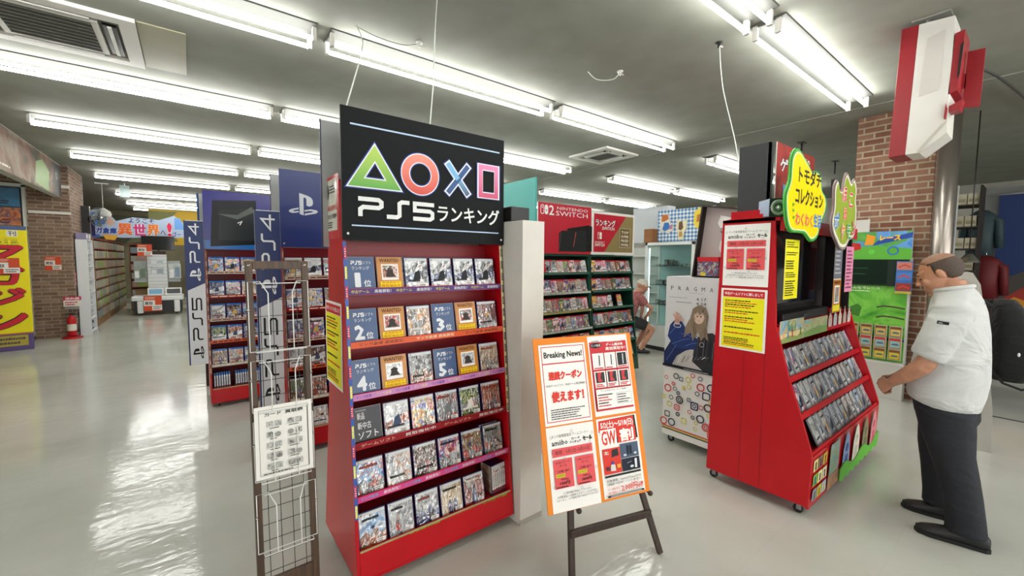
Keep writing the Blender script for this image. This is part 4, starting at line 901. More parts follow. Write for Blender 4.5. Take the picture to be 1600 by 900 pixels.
# ------------------------------------------------------------------ the red game kiosk
KX, KY = 2.975, .85; KL = 1.63
def kiosk():
    t = empty('game_kiosk', (KX, KY, 0)); tag(t, 'tall red wheeled game kiosk with a black screen beside the man', 'display rack')
    side = [(-.01, .078), (.63, .075), (.58, 1.885), (.25, 1.925), (.215, 1.19), (.125, .86), (.05, .64), (-.02, .415)]
    s = MB(); s.prism(side, 'x', 0, .02, RED)
    for y in (.27, .40): s.box(-.0012, y, .09, .0005, y+.003, 1.0, C('6a0a12'))
    bevel(s.build('side_panel', t), .002)
    s = MB(); s.prism([(-.01, .06), (.63, .07), (.60, 1.2), (.215, 1.19), (.125, .86), (.05, .64), (-.02, .415)], 'x', KL-.02, KL, RED); bevel(s.build('side_panel', t), .002)
    MB().box(KL-.022, .23, 1.19, KL-.004, .58, 1.885, BLACK).build('side_board', t)
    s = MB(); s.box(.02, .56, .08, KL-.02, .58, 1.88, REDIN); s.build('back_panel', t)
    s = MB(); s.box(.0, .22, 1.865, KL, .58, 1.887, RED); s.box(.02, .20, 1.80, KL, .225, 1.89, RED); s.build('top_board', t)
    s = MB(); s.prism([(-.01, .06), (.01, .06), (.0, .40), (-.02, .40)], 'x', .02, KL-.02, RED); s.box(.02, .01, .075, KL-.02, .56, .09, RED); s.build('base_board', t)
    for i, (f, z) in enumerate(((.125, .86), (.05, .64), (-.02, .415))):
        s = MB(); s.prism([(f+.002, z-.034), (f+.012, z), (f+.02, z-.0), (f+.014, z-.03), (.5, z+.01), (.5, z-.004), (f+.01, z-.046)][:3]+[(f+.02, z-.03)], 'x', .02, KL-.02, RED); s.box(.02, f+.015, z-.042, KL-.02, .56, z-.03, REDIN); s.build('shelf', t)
    s = MB(); s.prism([(.125, .86), (.14, .86), (.235, 1.19), (.215, 1.19)], 'x', KL*.0+.02, .021, RED); s.box(.02, .205, 1.06, KL-.02, .225, 1.19, RED); s.box(.02, .205, 1.18, KL-.02, .56, 1.192, RED); s.build('counter', t)
    for cx, cy in ((.055, .045), (KL-.09, .06), (.055, .59), (KL-.09, .56)): caster(t, cx, cy, .080)
    # monitor
    MB().box(.12, .33, 1.2, KL-.35, .55, 1.86, mat('matt_black_box', '0d0e10', .6)).build('monitor_housing', t)
    s = MB(); s.box(.15, .30, 1.29, .98, .33, 1.80, BLACK); s.box(.165, .298, 1.31, .965, .2995, 1.785, SCREEN); bevel(s.build('monitor', t), .003)
    s = MB(); s.box(.1, .21, 1.193, 1.0, .30, 1.255, BLACK); s.box(.45, .203, 1.215, .55, .21, 1.235, C('3a3c40')); bevel(s.build('console_tray', t), .006)
    # painted picture strip on the counter front
    a1 = art('beach_picture', ['3f8ac0', '7ab0c8', 'c9b070', '5f9a5a', '2f6ca8'], 9, rnd=False); a2 = art('meadow_picture', ['6aa8c8', '9ab878', 'c8c090', 'a86a4a'], 10, rnd=False)
    p = MB(); p.X = FY(.03, .203, 1.063); p.z = .001; p.box(0, 0, 0, .42, .15, .003, PAPER); p.z = .0035; p.rect(0, 0, .42, .15, a1); p.rect(.002, .002, .418, .05, C('8a9a5a')); p.poly([(0, .03), (.15, .045), (.3, .03), (.42, .05), (.42, .07), (0, .06)], C('d8c48a'))
    for k, c_ in enumerate(('d8a088', '3a6ab0', 'c84a3a', 'e0d0a0', '5a8a4a')): x = .06+k*.075; p.disc(x, .075+.01*(k % 2), .009, C(c_)); p.poly([(x-.01, .03), (x-.007, .068), (x+.007, .068), (x+.01, .03)], C(c_))
    p.build('picture_strip', t)
    p = MB(); p.X = FY(.46, .203, 1.063); p.box(0, 0, 0, .50, .125, .003, PAPER); p.z = .0035; p.rect(0, 0, .50, .125, a2); p.poly([(0, 0), (.5, 0), (.5, .05), (.3, .06), (0, .04)], C('7a9a5a')); p.build('picture_strip', t)
    p = MB(); p.X = FY(1.0, .200, 1.09); p.z = .001
    for k in range(5):
        x = .03+k*.12; p.poly([(x-.04, 0), (x-.045, .06), (x-.02, .1), (x-.015, .15), (x-.003, .11), (x+.004, .155), (x+.014, .1), (x+.045, .07), (x+.04, 0)], C(['b8a8a0', 'a8b0b8', 'c8b8a8', 'b0988c', 'c0b4b0'][k])); p.disc(x-.012, .07, .005, C('3a3030')); p.disc(x+.014, .07, .005, C('3a3030')); p.disc(x+.0, .045, .012, C('c87a80'), .006)
    p.build('cutout_strip', t)
    # stickers on the base
    p = MB(); p.X = M4((.03, -.0125, .08), (1, 0, 0), (0, -.03, 1)); p.z = .0012
    cols = [('d8c88a', '3a342a'), ('8a6a5a', '4a2a24'), ('c8a83a', '6a4a1a'), ('7aa83a', '2a4a8a'), ('e0d8a0', '4a4438'), ('d8d0a8', '3a3028'), ('8a8a9a', '4a5a3a'), ('c8b84a', '7a6a2a'), ('a8b8c8', 'c8a83a')]
    for r in range(3):
        for c in range(3):
            a, b = cols[r*3+c]; x = .01+c*.085; z = .215-r*.095; p.rect(x, z, x+.078, z+.075, C(a)); p.disc(x+.04, z+.045, .014, C(b)); p.poly([(x+.025, z+.008), (x+.03, z+.035), (x+.05, z+.035), (x+.055, z+.008)], C(b))
    p.rect(.30, .10, .50, .315, art('hill_picture', ['3f6ea8', '6a8a5a', '8a9aa8', '4a5a4a'], 7, rnd=False)); p.rect(.29, .0, .52, .095, art('brown_picture', ['8a4a2a', 'b87a4a', '5a3a2a'], 9, rnd=False))
    for k, (c_, d_) in enumerate((('8aa0c8', '3a5a9a'), ('e0dccc', 'c8c0b0'), ('8a7a5a', '5a6a4a'), ('d88a90', 'c0506a'))):
        x = .68+k*.24; p.poly([(x-.09, .02), (x-.08, .2), (x-.04, .29), (x, .32), (x+.04, .28), (x+.07, .2), (x+.08, .02)], C(c_)); p.disc(x-.005, .2, .035, C(d_)); p.poly([(x-.06, .03), (x-.03, .15), (x+.03, .15), (x+.05, .03)], C(d_)); p.disc(x-.012, .22, .006, C('1e1e1e')); p.disc(x+.012, .22, .006, C('1e1e1e'))
    p.build('sticker_set', t)
    p = MB(); p.X = M4((.56, -.028, .055), (1, 0, 0), (0, -.03, 1)); pts = [(0, .02), (.0, .10)]
    pts += [(x, .10+.03*math.sin(x*14)) for x in [k*.05 for k in range(1, 21)]]+[(1.04, .12), (1.05, .07)]
    for k in range(7, -1, -1): cx = .07+k*.13; pts += [(cx+.055, .02), (cx+.03, -.0), (cx, -.006), (cx-.035, .005)]
    b = MB(); b.X = p.X; p.poly(pts, C('5fae3c'))
    n = len(pts); q = MB(); q.X = p.X; q.add([(a, c, -.004) for a, c in pts]+[(a, c, .001) for a, c in pts], [(k, (k+1) % n, n+(k+1) % n, n+k) for k in range(n)], C('4a8a30')); b_ = len(p.V); p.V += q.V; p.F += [tuple(b_+i for i in f) for f in q.F]; p.I += [p.mi(C('4a8a30'))]*len(q.F); p.sm += q.sm
    p.build('grass_cutout', t)
    # top platform
    MB().box(.03, .26, 1.887, .5, .54, 1.945, RED).build('platform', t)
kiosk()
for i, (f, z, n) in enumerate(((.125, .86, 15), (.05, .64, 15), (-.02, .415, 15))):
    kk = ['wrapa', 'wrapb', 'wrapc', 'wrapd', 'foil', 'wrapa', 'wrapc', 'wrapb', 'flag', 'wrapd', 'wrapa', 'sky', 'wrapb', 'wrapc', 'silver']
    for k in range(n):
        if i == 2 and k == 1: continue
        key = kk[(k*4+i*4) % 15]; x = KX+.095+k*(KL-.19)/(n-1)
        game_case('film', key, (x, KY+f+.034, z-.028+(-.02 if (i == 2 and k == 0) else 0)), .12, .42, '%s wrapped case, %s from left, %s kiosk shelf' % (CNAME[key], ORD[k], ['top', 'middle', 'lowest'][i]), 'wrapped cases on the red kiosk', True, k % 4, tag_price=k % 3 == 0)
flat('sale_notice', FX(KX-.0012, 1.415, 1.434), .293, .418, lambda m, w, h: sale_poster(m, 0, 0, w, h), 'white price poster with salmon boxes on the red kiosk side', 'poster')
flat('yellow_notice', FX(KX-.0012, 1.420, .995), .298, .42, yellow_notice, 'yellow notice with red heading on the red kiosk side', 'notice')
def yn2(m, w, h):
    m.rect(0, 0, w, h, C('e6de1c'))
    for a, b, n, s in ((.86, .97, 3, 1), (.73, .8, 2, 2), (.5, .66, 4, 3), (.36, .46, 3, 4), (.05, .32, 7, 5)): m.lines(w*.08, h*a, w*.9, h*b, n, C('3a3618'), s, .55)
flat('yellow_notice', FY(KX+.005, KY+.185, 1.36), .235, .385, yn2, 'narrow yellow notice hanging at the left of the kiosk screen', 'notice')
flat('pink_notice', FY(4.20, KY+.17, 1.36), .20, .37, lambda m, w, h: (m.rect(0, 0, w, h, C('d888a8')), m.lines(w*.12, h*.06, w*.9, h*.94, 11, C('7a3a5a'), 4, .5)), 'pink notice at the right edge of the red kiosk', 'notice')
def wanted2(m, w, h):
    m.rect(0, h*.45, w, h, C('6a6c74')); m.lines(w*.1, h*.5, w*.9, h*.95, 8, C('b8bac0'), 2, .4); m.rect(0, 0, w, h*.44, C('b8752c')); m.rect(w*.18, h*.12, w*.82, h*.36, PAPER); m.rect(w*.25, h*.14, w*.75, h*.34, PAL['slate']); m.rect(w*.05, h*.02, w*.95, h*.1, C('e6d820')); m.text('WANTED', w*.1, h*.38, w*.9, h*.42, C('2a1a0c'), .03, 1)
flat('column_notice', FY(3.99, KY+.19, 1.20), .19, .60, wanted2, 'grey and orange notice strip right of the kiosk screen', 'notice')
# cut-out signs on its front
def blob(pts, n=8):
    out = []; L = len(pts)
    for i in range(L):
        a, b, c, d = (Vector(pts[(i+j-1) % L]) for j in range(4))
        for k in range(n): t = k/n; out.append(.5*((2*b)+(c-a)*t+(2*a-5*b+4*c-d)*t*t+(-a+3*b-3*c+d)*t**3))
    return [tuple(p) for p in out]
def cut_sign(name, frame, pts, cols, draw, label):
    P = blob(pts); m = MB(); m.X = frame; n = len(P); edge = C(cols[0][1])
    m.add([(a, b, -.012) for a, b in P]+[(a, b, 0) for a, b in P], [tuple(range(n))[::-1]]+[(k, (k+1) % n, n+(k+1) % n, n+k) for k in range(n)], edge)
    cx = sum(p[0] for p in P)/n; cy = sum(p[1] for p in P)/n
    for s, c in cols: m.poly([(cx+(p[0]-cx)*s, cy+(p[1]-cy)*s) for p in P], C(c, .3))
    draw(m); return tag(m.build(name), label, 'sign')
def tomo(m):
    bk = C('23211c')
    m.text('トモダチ', .17, .375, .57, .475, bk, .045); m.text('コレクション', .13, .245, .62, .345, bk, .045)
    m.text('わくわく', .15, .115, .44, .195, C('e0582a'), .045, out=C('f4e8a0'), ow=.03); m.text('生活', .46, .12, .60, .205, C('2a78c8'), .045, out=C('f4e8a0'), ow=.03)
    for a, b, c in ((.105, .2, '4aa83a'), (.115, .16, '4aa83a'), (.10, .235, '4aa83a')): m.disc(a, b, .013, C(c), .009)
cut_sign('cloud_sign', FY(2.77, .97, 1.71), [(a, b*.86+.015) for a, b in [(.08, .02+.05), (.22, .065), (.33, .06), (.45, .01), (.56, .05), (.61, .15), (.70, .27), (.69, .36), (.60, .42), (.57, .52), (.48, .545), (.40, .53), (.30, .585), (.14, .65), (.05, .58), (.035, .42), (-.02, .30), (.01, .15)]],
         [(.985, '4fae4a'), (.93, 'e8ecc8'), (.90, 'f2dc0c')], tomo, 'bubble-shaped yellow sign with green rim on the red kiosk')
def poko(m):
    for s_, a, b, w, h, c in (('ほ', .20, .33, .12, .13, 'd0485a'), ('こ', .36, .30, .11, .13, 'd0485a'), ('あ', .24, .20, .10, .11, 'd8583a'), ('ポ', .03, .12, .13, .14, '3a78b8'), ('ケ', .19, .05, .12, .14, 'd87a3a'), ('モ', .33, .06, .12, .13, '4a9a4a'), ('ン', .46, .09, .11, .13, 'd0485a')):
        m.text(s_, a+.01, b+.01, a+w-.01, b+h-.01, C(c), .045, out=C('f4f0e8'), ow=.05)
cut_sign('leaf_sign', FY(3.60, .97, 1.71), [(.04, .10), (.13, .04), (.22, -.01), (.35, -.01), (.45, .06), (.55, .08), (.60, .16), (.60, .30), (.56, .38), (.57, .47), (.50, .54), (.42, .50), (.30, .56), (.24, .50), (.20, .42), (.12, .42), (.08, .48), (.02, .42), (.03, .28), (.0, .18)],
         [(.985, '9a8a84'), (.93, 'ece8dc'), (.86, '9aae3c')], poko, 'leafy green sign with round Japanese letters on the red kiosk')
# things on top of the kiosk
m = MB(); m.box(0, 0, 0, .022, .20, .46, mat('charcoal_board', '2a2c2e', .5)); m.box(0, .0, 0, .06, .012, .46, C('2a2c2e')); o = m.build('charcoal_board', loc=(KX+.14, 1.20, 1.946)); tag(o, 'charcoal upright board standing on top of the red kiosk', 'board')
def redposter(m, w, h):
    m.rect(0, 0, w, h, art('red_poster_print', ['8a2420', 'a8342c', '7a1c1c'], 4, rnd=False)); m.text('マンガ倉庫の', .22, h*.83, .62, h*.93, C('e8e4e0'), .05, 1, out=C('2a2020')); m.text('ゲーム機', .06, h*.6, .62, h*.8, C('d8d8dc'), .05, 1, out=C('2a2020'))
    m.rect(.12, h*.2, .2, h*.42, C('7aa0c8')); m.poly([(.1, 0), (.12, h*.2), (.22, h*.22), (.24, 0)], C('3a4250'))
flat('red_poster', FY(KX+.205, 1.19, 1.946), .72, .47, redposter, 'dark red poster behind the yellow bubble sign on kiosk top', 'poster', .006)
m = MB(); m.box(-.055, -.07, 0, .055, .07, .115, mat('speaker_cabinet', '1b1c1f', .4)); m.box(-.058, -.066, .004, -.055, .066, .111, C('8aa0b4', .2))
m.X = M4((0, -.07, .058), (1, 0, 0), (0, 0, 1)); m.lathe([(0, .004), (.012, .006), (.016, .0), (.030, -.0), (.036, .006), (.046, .008), (.05, .0)], mat('speaker_cone', 'a8a4a4', .3, metal=.5), 24); m.lathe([(0, .010), (.010, .008), (.012, .004)], CHROME, 16)
tag(m.build('speaker', loc=(KX+.04, 1.13, 1.888), rot=(0, 0, -.75)), 'small speaker with a pale cone on top of the red kiosk', 'speaker')
m = MB(); m.lathe([(0, 0), (.004, 0), (.004, .012), (0, .012)], BLACK, 8)
for (x, y, top, z) in ((7.24, 2.37, CH, 2.95), (9.0, 2.42, CH, 2.85)):
    q = MB(); q.box(-.05, -.03, z-.12, .05, .03, z+.2, BLACK); q.tube([(0, 0, z+.3), (0, 0, top)], .012, BLACK, 8); q.box(-.06, -.04, top-.012, .06, .04, top, BLACK)
    tag(q.build('ceiling_bracket', loc=(x, y, 0)), 'black ceiling bracket above the %s' % ('yellow bubble sign' if x < 8 else 'leafy green sign'), 'bracket')
# ------------------------------------------------------------------ white demo cabinet with the game poster
def cabinet():
    t = empty('demo_cabinet', (3.27, 1.50, 0)); tag(t, 'white wheeled demo cabinet with ring pattern behind the red kiosk', 'cabinet')
    y1 = .54; m = MB(); m.box(.01, 0, .075, .62, y1, 1.47, painted('cabinet_white', 'cfcfcb', 'd8d8d4', 1, .35)); bevel(m.build('body', t), .004)
    p = MB(); p.X = M4((.008, y1, .075), (0, -1, 0), (0, 0, 1)); p.z = .001
    p.rect(.0, 0, y1, .605, C('e0deda', .3))
    for k, c in enumerate(('2a2a2a', 'c8b42a', 'c83a3a')): p.rect(0, .05+k*.012, y1, .06+k*.012, C(c))
    R = random.Random(2); cols = ['c83a3a', 'd8c83a', '2a3050', '2c2c2c', 'd8c83a', 'c83a3a', '2a3050']
    pl = []
    for k in range(400):
        x, y, r = R.uniform(.02, y1-.02), R.uniform(.11, .585), R.choice([.020, .026, .034, .018])
        if all((x-a)**2+(y-b)**2 > (r+c+.004)**2 for a, b, c in pl): pl.append((x, y, r))
        if len(pl) > 46: break
    for k, (x, y, r) in enumerate(pl):
        c = C(cols[k % 7]); p.ring(x, y, r, r*.3, c, 20, sq=k % 4 == 2)
        if k % 3 == 0: p.ring(x, y, r*.5, r*.2, c, 16)
    p.build('ring_pattern_panel', t)
    p = MB(); p.X = M4((.006, y1-.0, .69), (0, -1, 0), (0, 0, 1)); p.z = .001; w, h = .535, .775
    p.rect(0, 0, w, h, C('cfd0d0', .35)); gy = C('4a4c50')
    for k, ch in enumerate('PRAGMAT'):
        p.text(ch, .045+k*.068, .665, .073+k*.068, .7, gy, .0, 1)
    p.text('プラグマタ', .21, .642, .33, .652, C('8a8c90'), 0, 1); p.lines(.03, .60, .20, .606, 1, C('8a8c90'), 2, .6); p.text('4.17', .275, .588, .36, .612, C('5a5c60'), .02, 1); p.text('4.24', .275, .552, .36, .576, C('5a5c60'), .02, 1); p.lines(.10, .562, .26, .57, 1, C('8a8c90'), 5, .7)
    # astronaut suit, girl's generic portrait
    p.poly([(0, .0), (0, .12), (.06, .22), (.1, .26), (.2, .24), (.3, .16), (.53, .12), (.53, 0)], C('1c2a52')); p.poly([(.08, .02), (.12, .1), (.2, .16), (.3, .2), (.42, .12), (.5, .02)], C('c0bcb8')); p.poly([(.26, .08), (.28, .26), (.33, .32), (.42, .34), (.5, .3), (.53, .3), (.53, .02), (.35, .02)], C('2a2a30'))
    p.poly([(.03, .26), (.05, .36), (.1, .42), (.16, .40), (.2, .34), (.25, .33), (.3, .26), (.28, .18), (.1, .17)], C('22356c')); p.poly([(.18, .27), (.19, .36), (.23, .44), (.25, .52), (.3, .555), (.36, .54), (.385, .47), (.37, .38), (.39, .27), (.35, .3), (.33, .25), (.3, .34), (.26, .25), (.24, .32)], C('8a7864')); p.disc(.303, .455, .046, C('d8bca8'), .056); p.poly([(.26, .46), (.27, .52), (.31, .54), (.35, .52), (.352, .47), (.34, .5), (.30, .505), (.275, .49)], C('7a6858'))
    p.disc(.292, .46, .006, C('3a3028')); p.disc(.322, .46, .006, C('3a3028')); p.stroke([(.298, .425), (.316, .425)], .003, C('a05a50'))
    for a, b in ((.07, .46), (.095, .48), (.12, .47), (.14, .45), (.165, .42)): p.stroke([(.115, .40), (a+.01, b)], .014, C('c89a88'))
    p.disc(.115, .395, .026, C('b88a7a')); p.ring(.12, .365, .035, .006, C('d0d4e0'), 20, .02)
    for k in range(9): p.stroke([(.10+k*.035, .03+.012*k), (.13+k*.035, .11+.004*k)], .006, C(['8a8684', 'd8d4d0', '6a6664'][k % 3]))
    for k in range(8): p.stroke([(.30+k*.026, .10+.01*(k % 3)), (.31+k*.026, .28-.01*(k % 2))], .005, C(['4a4a52', '16161a', '6a6a72'][k % 3]))
    for a, b, c, d in ((.05, .28, .12, .36), (.08, .2, .24, .27), (.16, .3, .26, .28), (.03, .05, .12, .2), (.2, .2, .3, .24)): p.stroke([(a, b), ((a+c)/2+.01, (b+d)/2+.012), (c, d)], .006, C('4a62a8'))
    for k in range(6): p.stroke([(.255+k*.004, .51-k*.012), (.235+k*.006, .40-k*.01), (.26+k*.008, .29)], .004, C(['a89680', '6c5c4c'][k % 2])); p.stroke([(.352+k*.004, .51-k*.012), (.372+k*.002, .40), (.355-k*.005, .29)], .004, C(['a89680', '6c5c4c'][k % 2]))
    p.poly([(.27, .50), (.285, .478), (.30, .50), (.315, .476), (.335, .498), (.345, .52), (.305, .54), (.27, .53)], C('84725e')); p.disc(.345, .235, .022, C('8a8a90')); p.disc(.345, .235, .014, C('222228'))
    p.rect(.0, 0, w, .02, C('101216')); p.lines(.2, .005, .5, .014, 1, C('c0c4c8'), 3, .6); p.build('game_poster', t)
    for cx, cy in ((.07, .07), (.07, y1-.06), (.55, .07), (.55, y1-.06)): caster(t, cx, cy, .075)
cabinet()
# leaning pale display frame on the cabinet
m = MB(); m.prism([(1.50, 1.475), (1.80, 1.475), (1.78, 1.75), (1.735, 2.04), (1.50, 2.0)], 'x', 3.335, 3.35, mat('pale_grey_board', 'b5aaa6', .6)); m.prism([(1.80, 1.475), (1.812, 1.475), (1.747, 2.05), (1.735, 2.04)], 'x', 3.27, 3.355, C('2a2422')); m.prism([(1.735, 2.04), (1.747, 2.052), (1.50, 2.012), (1.50, 2.0)], 'x', 3.27, 3.355, C('3a302c')); m.box(3.28, 1.50, 1.472, 3.36, 1.805, 1.482, C('2a2422'))
m.prism([(1.5, 1.93), (1.6, 1.96), (1.62, 1.9), (1.6, 1.86), (1.5, 1.87)], 'x', 3.29, 3.335, C('e0deda')); m.prism([(1.50, 1.52), (1.56, 1.6), (1.61, 1.7), (1.6, 1.76), (1.5, 1.8)], 'x', 3.30, 3.335, C('d8d4d0')); m.prism([(1.5, 1.80), (1.61, 1.84), (1.55, 1.76)], 'x', 3.31, 3.335, C('7a5a40'))
tag(m.build('slanted_display'), 'pale grey slanted display frame on the ring-patterned cabinet', 'display stand')
m = MB(); m.box(3.20, 1.60, 1.474, 3.252, 1.77, 1.60, art('racing_game_box', ['1a2028', '8a2a24', '3a5a8a', 'c8b8a0', '20242c'], 24, rnd=False)); m.box(3.197, 1.598, 1.60, 3.255, 1.772, 1.635, C('c01c24')); m.box(3.196, 1.7, 1.485, 3.2, 1.74, 1.51, C('d8c83a'))
tag(m.build('game_box', loc=(.08, 0, .0)), 'small game box with a red lid on the ring-patterned cabinet', 'box')

# ------------------------------------------------------------------ lit glass showcase
GL_ = mat('thin_clear_glass', 'd9efec', .03, trans=.96); MATS['thin_clear_glass'].node_tree.nodes['Principled BSDF'].inputs['IOR'].default_value = 1.1
LED = mat('led_strip', 'f4ffff', .5, emit=5)
def showcase(x, y0, y1, label):
    t = empty('glass_showcase', (x, y0, 0)); tag(t, label, 'showcase'); L = y1-y0; Dp = .45; H = 1.93; fr = mat('showcase_white', 'd0d4d0', .35)
    MB().box(0, 0, .08, Dp, L, .43, fr).build('base_cabinet', t); MB().box(.04, .03, 0, Dp-.02, L-.03, .08, C('2a2a2c')).build('plinth', t)
    f = MB()
    for yy in (0, L-.045): f.box(0, yy, .43, .045, yy+.045, H, fr); f.box(Dp-.03, yy, .43, Dp, yy+.045, H, fr)
    f.box(0, 0, H-.05, Dp, L, H, fr); f.box(0, .045, .43, .045, L-.045, .46, fr); bevel(f.build('frame', t), .003)
    MB().box(Dp-.02, .045, .43, Dp-.005, L-.045, H-.05, mat('showcase_mint_back', 'a9cfcb', .5)).build('back_panel', t)
    MB().box(.015, .05, .46, .02, L-.05, H-.05, GL_).build('front_glass', t)
    for z in (.82, 1.17, 1.5): MB().box(.05, .05, z, Dp-.03, L-.05, z+.008, GL_).build('glass_shelf', t)
    for yy in (.05, L-.065): MB().box(.05, yy, .5, .062, yy+.012, H-.1, LED).build('light_strip', t)
    return t
showcase(6.55, 3.60, 4.53, 'white framed lit glass showcase beside the crouching person')
R = random.Random(8); nk = 0
for z in (.828, 1.178, 1.508):
    for k in range(9):
        y = 4.38-k*.085; h = R.uniform(.05, .13) if z < 1.5 else [.03, .03, .12, .12, .1, .03, .05, .04, .03][k]
        m = MB(); m.box(-.05, -.035, 0, .03, .035, h, art('boxed_goods_%d' % (k % 4), [['4a4a44', '8a9a90', 'c8d8d0'], ['6a4a3a', 'a8a890'], ['2a3a3a', '6a7a74', 'a8b8b0'], ['8a8a5a', 'b8c8b8']][k % 4], 20)); m.X = Matrix.Translation((-.051, 0, 0)); m.box(-.001, -.025, h*.2, 0, .025, h*.8, C('c8d4cc'))
        tag(m.build('boxed_item', loc=(6.78, y, z+.001), rot=(0, 0, R.uniform(-.2, .2))), 'boxed item, %s from left on the %s glass shelf of the showcase' % (ORD[k], {.828: 'lowest', 1.178: 'middle', 1.508: 'top'}[z]), 'box', 'boxed goods in the lit showcase')
def check_mat():
    m = mat('blue_gingham', '7aa8cc', .6); nt = m.node_tree; tc = nt.nodes.new('ShaderNodeTexCoord'); mp = nt.nodes.new('ShaderNodeMapping'); mp.inputs['Rotation'].default_value = (PI/4, 0, 0); nt.links.new(tc.outputs['Object'], mp.inputs[0])
    ck = nd(nt, 'ShaderNodeTexChecker', i_Scale=22); ck.inputs['Color1'].default_value = lin('d4dde2'); ck.inputs['Color2'].default_value = lin('4a7eae'); nt.links.new(mp.outputs[0], ck.inputs[0]); nt.links.new(ck.outputs[0], nt.nodes['Principled BSDF'].inputs['Base Color']); return m
m = MB(); m.box(6.70, 3.35, 1.95, 6.72, 4.38, 2.5, check_mat()); tag(m.build('gingham_board'), 'blue and white checked board standing on the showcase', 'board')
def critter(name, y, z, parts, label):
    m = MB(); m.X = M4((6.68, y, z), (0, -1, 0), (0, 0, 1))
    for k, (pts, c) in enumerate(parts):
        if k == 0: n = len(pts); m.add([(a, b, -.012) for a, b in pts]+[(a, b, .001) for a, b in pts], [tuple(range(n))[::-1]]+[(i, (i+1) % n, n+(i+1) % n, n+i) for i in range(n)], C('d8d4c8'))
        m.poly(pts, C(c))
    tag(m.build(name), label, 'cut-out')
critter('cutout_figure', 4.32, 2.08, [([(0, .1), (.03, .02), (.08, .06), (.16, .0), (.26, .08), (.24, .18), (.18, .2), (.16, .34), (.05, .36), (0, .26)], 'd8d4c8'), ([(.02, .22), (.03, .34), (.14, .34), (.16, .26), (.08, .22)], 'b86a2a'), ([(.04, .08), (.08, .2), (.16, .2), (.2, .1), (.1, .05)], '2f6cb0'), ([(.16, .08), (.2, .16), (.24, .16), (.24, .08)], 'a87a9a')], 'round blue and orange paper cut-out on the checked board')
critter('cutout_figure', 4.02, 1.97, [([(.05, 0), (.14, 0), (.16, .12), (.2, .2), (.2, .36), (.16, .32), (.06, .32), (.02, .38), (.0, .2), (.04, .12)], 'd8d2b0'), ([(.05, .18), (.06, .3), (.12, .32), (.14, .2), (.1, .16)], '6a4a34'), ([(.06, .05), (.07, .14), (.12, .14), (.13, .05)], 'b88a4a')], 'cream and brown paper cut-out in the middle of checked board')
critter('cutout_figure', 3.70, 2.15, [([(0, .1), (.04, .0), (.14, .02), (.2, .1), (.2, .28), (.1, .34), (.01, .28)], 'e0c848'), ([(.05, .1), (.06, .22), (.14, .24), (.16, .12)], 'b87a34')], 'yellow paper cut-out at the right of the checked board')
m = MB(); m.box(6.6, 4.42, 1.935, 6.9, 4.60, 2.18, mat('brown_carton', '8a5a30', .7)); m.box(6.598, 4.42, 2.05, 6.6, 4.6, 2.056, C('6a4422')); tag(bevel(m.build('carton'), .004), 'brown carton on top of the lit showcase left end', 'box')
m = MB(); m.box(6.95, 4.35, 1.95, 7.2, 5.1, 2.62, C('c8ccd0')); tag(m.build('white_divider'), 'white board standing behind the brown carton', 'board')
# further white wall of showcases behind
m = MB(); m.box(8.2, 3.0, 0, 8.3, 6.2, 1.9, mat('far_white_shelf', 'b8bcb8', .5)); 
for k in range(5): m.box(8.0, 3.0, .1+k*.4, 8.2, 6.2, .12+k*.4, OFFW)
tag(m.build('far_shelf'), 'long white shelving behind the lit glass showcase', 'shelf')

